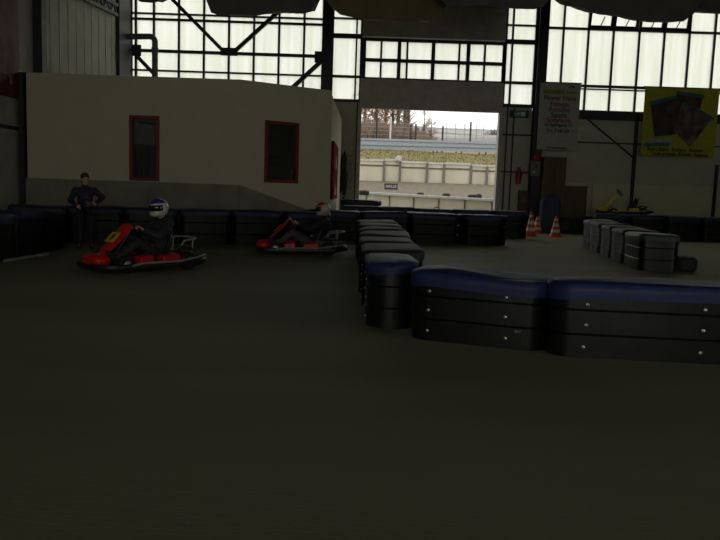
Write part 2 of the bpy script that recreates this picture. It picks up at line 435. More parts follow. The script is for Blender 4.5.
# horizontal girt with K bracing left bay
mb = MB(); yb = YB - .18
def P(px, py): v = at(px, py, yb); return v
zg = P(230, 53.5).z
mb.span((XL + .1, yb - .06, zg - .05), (xA0, yb + .06, zg + .05))
def br(a, b_, w_=.13): mb.bar(a, b_, w_, w_)
xj = P(229, 50).x
br(Vector((P(165, -8).x, yb, P(165, -8).z)), Vector((xj - .25, yb, zg + .12)))
br(P(300, -8), Vector((xj + .25, yb, zg + .12)))
br(Vector((xA0, yb, P(325, 60).z)), P(290, 90), .15)
br(P(133, 52), P(154, 74))
mb.box((xj, yb, zg + .06), (.62, .06, .28)); mb.box((P(137, 54).x, yb, zg), (.3, .06, .4)); mb.box((xA0 - .15, yb, zg - .02), (.3, .06, .4))
tag(mb.build('wall_bracing', m_steel), 'dark steel diagonal bracing with gusset plates before the left windows', 'bracing', kind='structure')
# lattice brace in top left corner, on the side wall
mb = MB(); a = atx(70, -8, XL + .12); b_ = atx(117, 15, XL + .12); a2 = a + Vector((0, 0, .32)); b2 = b_ + Vector((0, 0, .32))
mb.bar(a, b_, .1, .1); mb.bar(a2, b2, .1, .1)
for k in range(6):
    t0, t1 = k / 6, (k + .5) / 6
    mb.bar(a.lerp(b_, t0), a2.lerp(b2, t1), .05, .05); mb.bar(a2.lerp(b2, t1), a.lerp(b_, (k + 1) / 6), .05, .05)
tag(mb.build('lattice_girder', m_steel), 'dark sloping lattice girder high in the left corner', 'girder', kind='structure')

# duct pipe with elbow
yb = YB - .6
a, b_, c_ = at(126, 36.5, yb), at(150, 36.5, yb), at(155, 42, yb); z0 = at(155, 88, yb).z
pts = [a]
for k in range(7):
    t = PI / 2 * k / 6; pts.append(Vector((b_.x + (c_.x - b_.x) * math.sin(t), yb, c_.z + (b_.z - c_.z) * math.cos(t))))
pts += [Vector((c_.x, yb, z0 - .6))]
t_ = thing('ventilation_pipe', 'thick grey pipe elbow bending down behind the office roof', 'pipe', (c_.x, yb, 0))
o = MB().tube([p - Vector((c_.x, yb, 0)) for p in pts], .105, 14).build('pipe', m_duct, t_)
MB().tube([(0, 0, c_.z - .2), (0, 0, c_.z - .28)], .125, 14).build('collar', m_duct, t_)

# ------------------------------------------------------------------ office box inside the hall
YO = 18.5
xo0 = at(21, 130, YO).x; xo1 = at(240, 130, YO).x; YO2 = 20.0; xo2 = at(331, 140, YO2).x
zo = at(150, 76.5, YO).z; zo2 = at(322, 89, YO2 - .1).z
zband = at(140, 181.5, YO).z
TH = .15
# outline polygons extruded (front wall, angled wall, side wall)
def wall_quad(mb, A, B, zA0, zB0, zA1, zB1, th=TH, dy=0):
    A = Vector((A[0], A[1])); B = Vector((B[0], B[1])); d = (B - A).normalized(); n = Vector((-d.y, d.x))  # points away from camera
    n0 = n * dy; n1 = n * (dy + th)
    vs_ = []
    for q in (n0, n1):
        vs_ += [(A.x + q.x, A.y + q.y, zA0), (B.x + q.x, B.y + q.y, zB0), (B.x + q.x, B.y + q.y, zB1), (A.x + q.x, A.y + q.y, zA1)]
    k = len(mb.v); mb.v += [Vector(v) for v in vs_]
    for q in ((0, 1, 2, 3), (7, 6, 5, 4), (0, 4, 5, 1), (1, 5, 6, 2), (2, 6, 7, 3), (3, 7, 4, 0)): mb.face([k + i for i in q])
def holed(mb, A, B, z0, z1, s0, s1, h0, h1):
    """wall from A to B with a window hole between distances s0..s1 and heights h0..h1"""
    A = Vector(A); B = Vector(B); d = (B - A).normalized(); q = lambda s: A + d * s; L = (B - A).length
    wall_quad(mb, A, q(s0), z0, z0, z1, z1); wall_quad(mb, q(s1), B, z0, z0, z1, z1)
    wall_quad(mb, q(s0), q(s1), z0, z0, h0, h0); wall_quad(mb, q(s0), q(s1), h1, h1, z1, z1)
A0, A1, A2, A3 = (xo0, YO), (xo1, YO), (xo2, YO2), (xo2 + .06, YB)
w1l, w1r = at(129.5, 148, YO).x, at(159.5, 148, YO).x; w1b, w1t = at(144, 181, YO).z, at(144, 115.5, YO).z
# angled face: intersect rays with its plane
def on_ang(px, py):
    d = ray(px, py); a = Vector(A1); e = Vector(A2) - a
    # solve k*d.xy = a + s*e
    det = d.x * (-e.y) + e.x * d.y
    k = (a.x * (-e.y) + e.x * a.y) / det; s = (d.x * a.y - d.y * a.x) / det
    return s * e.length, EYE + d.z * k
s0, _ = on_ang(264.5, 150); s1, _ = on_ang(298.5, 150); _, h1 = on_ang(281, 121.5); _, h0 = on_ang(281, 183)
mb = MB()
holed(mb, A0, A1, 0, zo, w1l - xo0, w1r - xo0, w1b, w1t)
holed(mb, A1, A2, 0, zo, s0, s1, h0, h1)
wall_quad(mb, A2, A3, 0, 0, zo - .12, zo - .12)
wall_quad(mb, (xo0, YB), A0, 0, 0, zo, zo)
# roof slab
mb.prism([(xo0 + .05, YO + .08), (xo1 - .03, YO + .08), (xo2 - .08, YO2 + .08), (A3[0] - .08, A3[1] - .1), (xo0 + .05, YB - .1)], lambda x, y: (x, y, zo - .2), lambda x, y: (x, y, zo - .13))
office = mb.build('wall_office', m_white); struct(office)
# grey dado: level on the front, falling away on the angled face
mb = MB(); wall_quad(mb, A0, A1, 0, 0, zband, zband, .012, -.012)
sr, hr = on_ang(308, 210); e = (Vector(A2) - Vector(A1)).normalized(); B_ = Vector(A1) + e * sr
wall_quad(mb, A1, B_, 0, 0, zband, max(hr, .4), .012, -.012)
struct(mb.build('trim_5', m_grey))
struct(MB().span((xo0 - .02, YO - .06, 0), (xo0 + .1, YO, zo)).build('trim_6', m_steel))
# left of the office: closing wall to the hall side
struct(MB().span((XL, YO + .2, 0), (xo0, YO + .3, zo - .1)).build('trim_7', m_panel_w))
m_reflect = mat('office_pane_reflection', (.3, .3, .26), .8)
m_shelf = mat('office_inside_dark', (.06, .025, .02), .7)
def office_window(n, A, B, s0, s1, h0, h1, kind):
    A = Vector(A); B = Vector(B); d = (B - A).normalized(); ang = math.atan2(d.y, d.x)
    e = bpy.data.objects.new('window_%d' % n, None); C.objects.link(e); e['kind'] = 'structure'
    p = A + d * s0; e.location = (p.x, p.y, h0); e.rotation_euler = (0, 0, ang)
    W_, H_ = s1 - s0, h1 - h0; f = MB(); t_ = .085
    f.span((0, -.03, 0), (t_, .12, H_)); f.span((W_ - t_, -.03, 0), (W_, .12, H_)); f.span((t_, -.03, 0), (W_ - t_, .12, t_)); f.span((t_, -.03, H_ - t_), (W_ - t_, .12, H_))
    f.build('window_frame', m_red, e, bevel=.008)
    MB().span((t_, .05, t_), (W_ - t_, .06, H_ - t_)).build('pane', m_glass, e)
    g = MB()
    if kind == 0:
        g.span((-.2, .9, H_ * .56), (W_ + .2, .95, H_ + .3)); g.build('inside_panel', m_reflect, e)  # pale panel stands for the grey reflection in the upper pane
        g = MB(); g.span((-.2, .6, -.3), (W_ + .2, .7, H_ * .58))
        for k in range(6): g.span((-.1 + k * .17, .55, 0), (-.02 + k * .17, .6, H_ * .5))
        g.build('inside_cupboard', m_shelf, e)
        MB().bar((0, .7, H_ * .93), (W_ + .1, .75, H_ * .88), .05, .05).build('inside_pipe', m_steel, e)
    else:
        g.span((-.3, .8, -.3), (W_ + .3, .9, H_ + .3)); g.build('inside_panel', mat('office_inside_dim', (.075, .08, .07), .8), e)
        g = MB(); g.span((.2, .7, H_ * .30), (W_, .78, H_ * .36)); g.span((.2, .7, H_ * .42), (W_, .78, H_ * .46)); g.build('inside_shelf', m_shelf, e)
        MB().span((W_ - .19, .03, .22), (W_ - .165, .045, .36)).build('window_handle', m_alu, e)
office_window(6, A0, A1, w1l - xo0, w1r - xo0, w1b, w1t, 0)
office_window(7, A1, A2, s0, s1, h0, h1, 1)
# red sign on the office side wall
p0 = atx(328.5, 146, xo2 + .03); p1 = atx(337, 146, xo2 + .05)
za, zb = atx(333, 141, xo2 + .04).z, atx(333, 199, xo2 + .04).z
y0_, y1_ = 20.3, 23.8
t_ = thing('red_sign', 'tall dark red sign with white writing on the office side wall', 'sign', (xo2, 0, 0))
MB().span((.005, y0_, zb), (.08, y1_, za)).build('sign_board', mat('sign_red', (.2, .008, .012), .95, spec=.05), t_)
for z, s_, tx in ((za - .55, .55, 'Info'), (za - 1.35, .5, 'Kasse'), (za - 1.8, .25, 'Eingang')):
    text(tx, s_, (.085, (y0_ + y1_) / 2, z), m_hwhite, t_, rot=(R(90), 0, R(90)), label='white lettering')
# framed red poster on left wall
def lw(px, py): return atx(px, py, XL + .03)
py0, py1 = 14.4, lw(16.5, 50).y; zpb = lw(10, 97).z
t_ = thing('wall_poster', 'red framed pale poster high on the left side wall', 'poster', (XL + .02, 0, 0))
MB().span((0, py0, zpb), (.05, py1, zpb + 3.6)).build('poster_frame', mat('poster_red', (.13, .008, .01), .6), t_, bevel=.01)
MB().span((.05, py0 + .2, zpb + .5), (.06, lw(11.5, 50).y, zpb + 3.4)).build('poster_sheet', m_poster, t_)
MB().tube([(.065, py1 - .55, zpb + .9), (.065, py1 - .5, zpb + .55), (.065, py1 - .42, zpb + .3)], .035, 6).build('poster_streak', m_poster, t_)
z_ = lw(8, 127).z
struct(MB().span((XL, 8, z_ - .04), (XL + .05, YO, z_ + .04)).build('trim_8', m_steel))

# ------------------------------------------------------------------ hanging fabric bags under roof
def bag(pts, Y0, Y1, mtl, label, hang=3.0):
    poly = [at(px, py, Y0) for px, py in pts]; zb_ = max(p.z for p in poly)
    zt_ = min(zb_ + hang, ZC - .25)
    prof = [(p.x, p.z) for p in poly]
    n = 14; xs_ = [prof[0][0] + (prof[-1][0] - prof[0][0]) * k / n for k in range(n + 1)]
    def low(x):
        for (a, za_), (b2, zb2) in zip(prof, prof[1:]):
            if a <= x <= b2: return za_ + (zb2 - za_) * (x - a) / (b2 - a + 1e-9)
        return prof[-1][1]
    cx = (xs_[0] + xs_[-1]) / 2
    t_ = thing('fabric_bag', label, 'fabric bag', (cx, (Y0 + Y1) / 2, 0), group='fabric bags hanging under the roof')
    mb = MB(); my = 9; rows = []
    for j in range(my + 1):
        v_ = j / my; y_ = Y0 + (Y1 - Y0) * v_ - (Y0 + Y1) / 2; lift = (.5 * max(0, 2 * v_ - 1) ** 2); kk_ = (y_ + (Y0 + Y1) / 2) / Y0 - 1
        rows.append([len(mb.v) + i for i in range(2 * (n + 1))])
        for x_ in xs_: mb.v.append(Vector((x_ - cx, y_, low(x_) + lift + (low(x_) - EYE) * kk_ + .03 * math.sin(x_ * 5 + j))))
        for x_ in reversed(xs_): mb.v.append(Vector(((x_ - cx) * .9, y_, zt_)))
    k = len(rows[0])
    for a, b2 in zip(rows, rows[1:]):
        for i in range(k): i2 = (i + 1) % k; mb.face([a[i], a[i2], b2[i2], b2[i]])
    mb.face(rows[0][::-1]); mb.face(rows[-1])
    mb.build('bag', mtl, t_, smooth=50)
    for x_ in (xs_[0] * .8 + xs_[-1] * .2, xs_[0] * .2 + xs_[-1] * .8): MB().tube([(x_ - cx, 0, zt_ - .02), (x_ - cx, 0, ZC)], .02, 6).build('hanger', m_steel, t_)
bag([(203, -8), (207, 5), (213, 14.5), (250, 15.5), (275, 12), (308, 13), (315, 8), (320, -8)], 20, 22.5, m_drape, 'dark grey fabric bag under the roof before the left windows')
bag([(322, -5), (334, 12.5), (350, 16), (370, 20), (445, 22), (449, -2)], 20, 23, m_drapeb, 'brown fabric bag under the roof above the gate')
bag([(438, -4), (446, 5), (480, 6.5), (535, 8.5), (546, 5), (553, -6)], 19.2, 19.9, m_drape, 'grey fabric bag under the roof, right of the brown one')
bag([(562, -4), (567, 3), (590, 10), (640, 19), (668, 22.5), (682, 21.5), (693, 14), (703, 3), (706, -8)], 20, 22.5, m_drape, 'sagging grey fabric bag under the roof before the right windows')
bag([(676, 0), (690, 10), (705, 12.5), (760, 15), (775, 2)], 23.2, 24.5, m_drape, 'grey fabric bag at the top right corner of the hall')
bag([(133, -10), (137, 1), (155, 2), (162, -2), (168, -10)], 23, 24.5, m_drape, 'small end of a fabric bag at the top above the pipe elbow')

# ------------------------------------------------------------------ barriers
def rrect(L, W, r, seg=7):
    pts = []
    for cx, cy, a0 in ((L / 2 - r, W / 2 - r, 0), (-L / 2 + r, W / 2 - r, 90), (-L / 2 + r, -W / 2 + r, 180), (L / 2 - r, -W / 2 + r, 270)):
        for k in range(seg + 1):
            a = R(a0 + 90 * k / seg); pts.append((cx + r * math.cos(a), cy + r * math.sin(a)))
    return pts
rnd = random.Random(4)
def barrier(x, y, ang, L, W, H_, body, cover, label, group, bolts=False, r=None, drop=.12, wb=.05):
    r = r or W * .46
    t_ = thing('track_barrier', label, 'barrier', (x, y, 0), ang, group)
    base = rrect(L - .02, W, r)
    prof = [(0, 0), (.0, H_ * .30), (-.008, H_ * .315), (0, H_ * .33), (0, H_ * .63), (-.008, H_ * .645), (0, H_ * .66), (0, H_ - .02)]
    mb = MB(); n = len(base); k0 = 0
    for off, z in prof:
        q = rrect(L - .02 + 2 * off, W + 2 * off, r + off)
        for px, py in q: mb.v.append(Vector((px, py, z)))
    for i in range(len(prof) - 1):
        for k in range(n): k2 = (k + 1) % n; mb.face([i * n + k, i * n + k2, (i + 1) * n + k2, (i + 1) * n + k])
    mb.face(list(range(n))[::-1]); mb.face([(len(prof) - 1) * n + k for k in range(n)])
    mb.build('barrier_body', body, t_, smooth=25)
    # cloth cover: rings from the skirt up and over to the middle
    mb = MB(); ph = rnd.random() * 9
    def wob(px, py, s): return s * noise.noise(Vector((px * 2.3 + ph, py * 2.3, ph * 1.7)))
    rings = [(.014, H_ - drop, 1), (.018, H_ - drop * .5, 1), (.016, H_ - .005, 1), (-.03, H_ + .018, 1), (-.3, H_ + .025, .5), (0, H_ + .03, 0)]
    for off, z, sc in rings[:4]:
        q = rrect(L + 2 * off, W + 2 * off, max(r + off, .02))
        for px, py in q:
            dz = wob(px, py, wb)
            if off > 0 and z < H_ - drop * .9: dz += .018 * noise.noise(Vector((px * 9 + ph, py * 9, 0)))
            mb.v.append(Vector((px, py, z + dz)))
    for sx in (.55, .15):
        q = rrect(L, W, r)
        for px, py in q: mb.v.append(Vector((px * (sx if abs(px) > .01 else 1), py * sx, H_ + .022 + wob(px * sx, py * sx, wb))))
    for i in range(5):
        for k in range(n): k2 = (k + 1) % n; mb.face([i * n + k, i * n + k2, (i + 1) * n + k2, (i + 1) * n + k])
    mb.face([5 * n + k for k in range(n)])
    o = mb.build('barrier_cover', cover, t_, smooth=70)
    if bolts:
        for fx in (-.33, .22):
            for z in (.09, .275, .445):
                for s_ in (-1, 1):
                    mb = MB(); zz = z * H_ / .62
                    mb.lathe((0, 0, 0), [(.015, 0), (.015, .004), (.009, .006), (.009, .011), (.003, .014)], 10, axis='y', rot=Matrix.Rotation(PI if s_ < 0 else 0, 3, 'Z'))
                    ob = mb.build('bolt', m_bolt, t_); ob.location = (fx * L + rnd.uniform(-.01, .01), s_ * W / 2, zz)
    return t_
# near chain across the right: ends at corner
N1 = flo(405, 338); N2 = flo(545, 353); N3 = flo(548, 356); N4 = flo(720, 365)
def seg_barrier(a, b_, W, H_, *args, **kw):
    a = Vector((a[0], a[1])); b_ = Vector((b_[0], b_[1])); d = b_ - a; n = Vector((-d.y, d.x)).normalized() * W / 2
    c = (a + b_) / 2 + n; return barrier(c.x, c.y, math.atan2(d.y, d.x), d.length, W, H_, *args, **kw)
g_near = 'barrier blocks of the nearest row'
m1_ = seg_barrier(N1, N2, .56, .63, m_black, m_blue, 'black barrier block with blue cover, first of the nearest row beside its corner', g_near, bolts=True, drop=.13, r=.2)
d2 = (Vector(N4) - Vector(N3)).normalized(); N4b = Vector(N3) + d2 * 1.72
b2_ = seg_barrier(N3, N4b, .56, .63, m_black, m_blue, 'long black barrier block with blue cover at the right edge of the nearest row', g_near, bolts=True, drop=.13, r=.2)
text('86', .06, ((Vector(N2) - Vector(N1)).length / 2 - .24, -.286, .15), mat('chalk_mark', (.2, .2, .2), .7), m1_, label='faint pale mark 86')
seg_barrier(N4b + d2 * .03, N4b + d2 * 1.75, .56, .63, m_black, m_blue, 'black barrier block cut off by the right picture edge', g_near, drop=.13)
# central chain running back
a = flo(388, 329); pts = [(a.x + .10, a.y + .12), (.3, 15.2)]
A_ = Vector(pts[0]); D_ = (Vector(pts[1]) - A_); n_ = 7; Lm = D_.length / n_; dn = D_.normalized()
for k in range(n_):
    c = A_ + dn * (Lm * (k + .5) - (.12 if k == 0 else 0)); jit = rnd.uniform(-.03, .03) if k else -.07
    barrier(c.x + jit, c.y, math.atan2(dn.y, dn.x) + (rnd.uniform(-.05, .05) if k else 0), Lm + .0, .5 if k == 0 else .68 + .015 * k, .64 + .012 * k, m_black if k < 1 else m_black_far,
            m_blue if k < 1 else m_sheentarp, ('black corner block with blue cover at the near end of the middle row' if k == 0 else
            'black barrier block with cover greyed by painted sky reflection, %s from the near end of the middle row' % ORD[k]), 'barrier blocks of the middle row', drop=.1, bolts=(k < 2), r=(.25 if k == 0 else .12), wb=.035)
def row(p0, p1, n_, W, H_, body, cover, lab, group, jit=.02, drop=.11, hv=0, r=.14, endr=.3):
    p0 = Vector(p0); p1 = Vector(p1); D = p1 - p0; L = D.length / n_; d = D.normalized()
    for k in range(n_):
        c = p0 + d * (L * (k + .5))
        barrier(c.x + rnd.uniform(-jit, jit), c.y + rnd.uniform(-jit, jit) * .5, math.atan2(d.y, d.x) + rnd.uniform(-.02, .02), L - .005, W, H_ + rnd.uniform(-.01, .01) + hv * k,
                body, cover[k] if isinstance(cover, list) else cover, lab(k), group, drop=drop, r=endr if k == n_ - 1 else r, wb=.03)
# row at the gate side, ends in a rounded block at x=500
pe = flo(507, 246)
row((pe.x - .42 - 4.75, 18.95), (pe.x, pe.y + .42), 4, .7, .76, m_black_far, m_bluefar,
    lambda k: ['black barrier block with blue cover where the middle row meets the cross row', 'second black barrier block of the cross row before the gate', 'third black barrier block of the cross row before the gate', 'rounded end block of the cross row, nearest the cones'][k],
    'barrier blocks of the cross row before the gate')
# far row along the gate wall
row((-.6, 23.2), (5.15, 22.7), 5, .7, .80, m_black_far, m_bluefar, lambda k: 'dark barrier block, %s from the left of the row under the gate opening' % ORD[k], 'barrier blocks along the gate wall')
barrier(-.05, 24.3, 0, 1.35, .7, .98, m_black_far, m_bluefar, 'taller dark barrier block at the left of the gate opening', 'barrier blocks along the gate wall')
# right chain
q0, q1 = flo(655, 271.5), flo(581, 246)
row((q0.x + .05, q0.y + .02), (q1.x + .35, q1.y), 5, .72, .67, m_black_doorlit, [m_green_t, m_sheentarp, m_sheentarp, m_sheentarp, m_blue],
    lambda k: ['black barrier block with blue-green cover at the near end of the right island', 'black barrier block greyed by painted door light, second from the near end of the right island', 'black barrier block greyed by painted door light, third from the near end of the right island',
               'black barrier block greyed by painted door light, fourth from the near end of the right island', 'black barrier block with painted door light and blue cover at the far end of the right island'][k], 'barrier blocks of the right island', hv=.015)
bpy.context.view_layer.update()
# first island block stays plain black, without the painted door light
for o in C.objects:
    if o.get('label', '').startswith('black barrier block with blue-green'): o.children[0].data.materials[0] = m_black
# far right row
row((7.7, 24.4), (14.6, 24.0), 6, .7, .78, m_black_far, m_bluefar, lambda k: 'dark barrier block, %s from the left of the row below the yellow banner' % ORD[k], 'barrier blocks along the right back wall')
# left rows
pl0, pl1 = flo(-60, 275), flo(68, 247)
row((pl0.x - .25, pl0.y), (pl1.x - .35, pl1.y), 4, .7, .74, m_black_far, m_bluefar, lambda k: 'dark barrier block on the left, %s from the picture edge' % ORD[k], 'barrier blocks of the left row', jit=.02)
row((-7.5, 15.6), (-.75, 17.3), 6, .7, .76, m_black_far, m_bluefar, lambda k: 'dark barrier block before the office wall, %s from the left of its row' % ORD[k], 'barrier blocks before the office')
# pale kerb stones in front of the left row
for k, (xa, xb) in enumerate(((3, 19), (21, 34), (38, 47))):
    a, b_ = flo(xa, 262.5 - (xa) * .16), flo(xb, 262.5 - xb * .16)
    mb = MB(); mb.bar(a + Vector((0, 0, .02)), b_ + Vector((0, 0, .02)), .1, .04)
    tag(mb.build('kerb_strip', m_banw, bevel=.01), 'pale worn kerb strip on the floor, %s from the left' % ORD[k], 'kerb strip', 'kerb strips before the left barriers')

# tyre on the floor by the island
def tyre_mesh(r, w_, hole=.45):
    return [(r * hole, -w_ / 2), (r * .8, -w_ / 2), (r * .96, -w_ * .38), (r, -w_ * .2), (r, w_ * .2), (r * .96, w_ * .38), (r * .8, w_ / 2), (r * hole, w_ / 2), (r * hole, -w_ / 2)]
pt = flo(688, 272)
t_ = thing('loose_tyre', 'black tyre lying on the floor beside the right island', 'tyre', (pt.x, pt.y + .23, 0))
MB().lathe((0, 0, .13), tyre_mesh(.25, .26), 28, cap=False).build('tyre_tread', m_rub, t_)
MB().lathe((0, 0, .265), [(.13, -.004), (.2, -.004), (.2, .004), (.13, .004), (.13, -.004)], 24, cap=False).build('tyre_band', m_sheentarp, t_)

# ------------------------------------------------------------------ karts
def wheel(parent, x, y, r, w_):
    t = MB().lathe((0, 0, 0), tyre_mesh(r, w_, .5), 24, axis='y', cap=False).build('wheel', m_rub, parent); t.location = (x, y, r)
    rm = MB().lathe((0, 0, 0), [(.02, -w_ * .42), (r * .3, -w_ * .42), (r * .5, -w_ * .3), (r * .52, -w_ * .45), (r * .52, w_ * .45), (r * .5, w_ * .3), (r * .3, w_ * .42), (.02, w_ * .42)], 16, axis='y').build('rim', m_rim, t)
def make_kart(label, body, number, steer=.0, loc=(0, 0, 0), rz=0, group=None, detail=True):
    t_ = thing('racing_kart', label, 'kart', loc, rz, group)
    wheel(t_, .52, .43, .125, .12); wheel(t_, .52, -.43, .125, .12); wheel(t_, -.52, .44, .14, .18); wheel(t_, -.52, -.44, .14, .18)
    mb = MB()
    for s_ in (-1, 1):
        mb.tube([(.8, s_ * .2, .08), (.45, s_ * .3, .07), (-.3, s_ * .32, .07), (-.75, s_ * .3, .1)], .017)
    for x_, w_ in ((.8, .2), (.52, .37), (.2, .31), (-.25, .32), (-.52, .4)): mb.tube([(x_, -w_, .08 if x_ != -.52 else .14), (x_, w_, .08 if x_ != -.52 else .14)], .016)
    mb.span((-.2, -.28, .045), (.75, .28, .055))
    mb.build('chassis', m_kblk, t_)
    # wraparound bumper band
    q = rrect(1.82, 1.14, .3, 8); mb = MB(); n = len(q)
    prof = [(0, .05), (.012, .07), (.012, .115), (0, .135), (-.04, .135), (-.04, .05)]
    for off, z in prof:
        for px, py in rrect(1.82 + 2 * off, 1.14 + 2 * off, .3 + off, 8): mb.v.append(Vector((px, py, z + (.05 if px < -.5 else 0) * min(1, (-px - .5) / .3) if px < -.5 else z)))
    for i in range(6):
        j = (i + 1) % 6
        for k in range(n): k2 = (k + 1) % n; mb.face([i * n + k, i * n + k2, j * n + k2, j * n + k])
    mb.build('bumper', m_kblk, t_)
    for s_ in (-1, 1):
        MB().tube([(.5, s_ * .585, .12), (.3, s_ * .6, .15), (-.3, s_ * .6, .155), (-.62, s_ * .585, .2), (-.84, s_ * .47, .23)], .017).build('side_rail', m_tube_sheen, t_)
        # side pod in two lengths
        for xa, xb in ((.10, .36), (-.36, -.02)):
            mb = MB(); mb.prism([(xa, .1), (xb, .1), (xb - .02, .24), (xa + .04, .27)], lambda a_, z: (a_, s_ * .36, z), lambda a_, z: (a_, s_ * .55, z - .01))
            mb.build('side_pod', body, t_, bevel=.015)
    # nose
    mb = MB(); mb.ell((.77, 0, .165), (.16, .27, .095), e=.7, useg=24, vseg=14); mb.build('nose_cone', body, t_)
    # fairing (steering panel)
    mb = MB(); path = [(.72, .2, .12, .1), (.6, .32, .15, .1), (.47, .45, .18, .08), (.36, .56, .19, .06), (.26, .68, .17, .03)]
    rows = []
    for x_, z_, hw, th in path:
        rows.append(len(mb.v))
        for (a_, b__) in ((-1, 0), (-.8, .6), (0, 1), (.8, .6), (1, 0), (.8, -.25), (0, -.3), (-.8, -.25)):
            mb.v.append(Vector((x_ + .7 * .05 * b__, a_ * hw, z_ + .6 * .05 * b__)))
    for a_, b__ in zip(rows, rows[1:]):
        for k in range(8): k2 = (k + 1) % 8; mb.face([a_ + k, a_ + k2, b__ + k2, b__ + k])
    mb.face([rows[0] + k for k in range(8)][::-1]); mb.face([rows[-1] + k for k in range(8)])
    fo = mb.build('front_fairing', body, t_, smooth=60)
    # plate lies on the fairing's forward face
    dirv = Vector((-.24, 0, .24)).normalized(); nrm = Vector((.7, 0, .7)).normalized()
    pc = Vector((.462, 0, .458)) + nrm * .062
    rot = Matrix((Vector((0, 1, 0)), dirv, nrm)).transposed()      # x: to kart left, y: up the slope, z: out
    if number:
        pl = MB().box(pc, (.26, .2, .008), rot).build('number_plate', m_plate, fo, bevel=.002)
        cu = bpy.data.curves.new('plate_number', 'FONT'); cu.body = number; cu.size = .17; cu.extrude = .002; cu.offset = .004; cu.align_x = 'CENTER'; cu.align_y = 'CENTER'
        no = bpy.data.objects.new('plate_number', cu); C.objects.link(no); cu.materials.append(m_ink); no.parent = fo
        no.matrix_basis = Matrix.Translation(pc + nrm * .006) @ rot.to_4x4(); to_mesh(no)
    # steering
    cw = Vector((.2 , 0, .62 + steer)); sn = Vector((-.75, 0, .55)).normalized(); a_ = Vector((0, 1, 0)); b__ = sn.cross(a_)
    ringp = [cw + (a_ * math.cos(2 * PI * k / 20) + b__ * math.sin(2 * PI * k / 20)) * .14 for k in range(20)]
    so = MB().tube(ringp, .014, 8, closed=True).build('steering_wheel', m_kblk, t_)
    mb = MB(); mb.tube([cw, (.55, 0, .12)], .012)
    for k in (0, 7, 13): mb.tube([cw, ringp[k]], .009)
    mb.build('steering_column', m_chrome, t_)
    # seat shell
    mb = MB(); pr = [(.08, .10, .13), (-.05, .075, .16), (-.22, .07, .175), (-.36, .16, .18), (-.44, .34, .18), (-.5, .52, .15)]
    rows = []
    for x_, z_, hw in pr:
        rows.append(len(mb.v))
        for j in range(9):
            u = -1 + j / 4; mb.v.append(Vector((x_ + .07 * abs(u) ** 2, u * hw, z_ + .12 * abs(u) ** 3)))
    for a1, b1 in zip(rows, rows[1:]):
        for k in range(8): mb.face([a1 + k, a1 + k + 1, b1 + k + 1, b1 + k])
    so = mb.build('seat', m_seat, t_, smooth=80); md = so.modifiers.new('s', 'SOLIDIFY'); md.thickness = .012
    # engine beside/behind the seat
    mb = MB(); mb.span((-.5, -.36, .13), (-.24, -.2, .33))
    for k in range(5): mb.span((-.49, -.375, .2 + k * .03), (-.25, -.19, .212 + k * .03))
    mb.tube([(-.37, -.28, .33), (-.37, -.28, .38)], .05, 12)
    mb.build('engine', m_eng, t_)
    mb = MB(); mb.span((-.48, .21, .12), (-.25, .36, .3)); mb.tube([(-.38, .28, .3), (-.5, .3, .34), (-.7, .3, .3)], .03, 10); mb.build('fuel_tank', m_kblk, t_, bevel=.01)
    # rear hoop
    mb = MB(); mb.tube([(-.5, .27, .34), (-.55, .3, .44), (-.78, .28, .47), (-.86, .15, .47), (-.86, -.15, .47), (-.78, -.28, .47), (-.55, -.3, .44), (-.5, -.27, .34)], .014)
    for s_ in (-1, 1): mb.tube([(-.72, s_ * .29, .46), (-.68, s_ * .29, .12)], .012)
    mb.build('rear_hoop', m_tube_sheen, t_)
    return t_

# ------------------------------------------------------------------ people
def hand(mb, wrist, d, palm_n, side, curl=60, k=1.0):
    """d: along the hand, palm_n: out of the palm, side: direction the thumb leaves to"""
    d = Vector(d).normalized(); n = Vector(palm_n); n = (n - d * n.dot(d)).normalized(); t = d.cross(n).normalized()
    if t.dot(Vector(side)) < 0: t = -t
    w = Vector(wrist)
    for j in range(4):                       # palm + fingers
        off = t * (.030 - .020 * j) * k
        a = w + off * .6; b_ = w + off * 1.05 + d * .085 * k
        mb.cap(a, .014 * k, b_, .0125 * k)
        L = (.078, .088, .08, .062)[j] * k; p = b_; ang = 0
        for sgm, fr in enumerate((.45, .32, .25)):
            ang += R(curl) * (.7, 1.1, .8)[sgm]
            q = p + (d * math.cos(ang) + n * math.sin(ang)) * L * fr
            mb.cap(p, (.0098, .009, .0082)[sgm] * k, q, (.009, .0082, .0074)[sgm] * k); p = q
    a = w + t * .02 * k + d * .02 * k; b_ = a + (t * .8 + d * .6 + n * .3).normalized() * .042 * k; c = b_ + (t * .1 + d * .75 + n * .8).normalized() * .034 * k; e = c + (-t * .3 + d * .6 + n * .9).normalized() * .026 * k
    mb.chain([(a, .014 * k), (b_, .0115 * k), (c, .010 * k), (e, .0088 * k)])
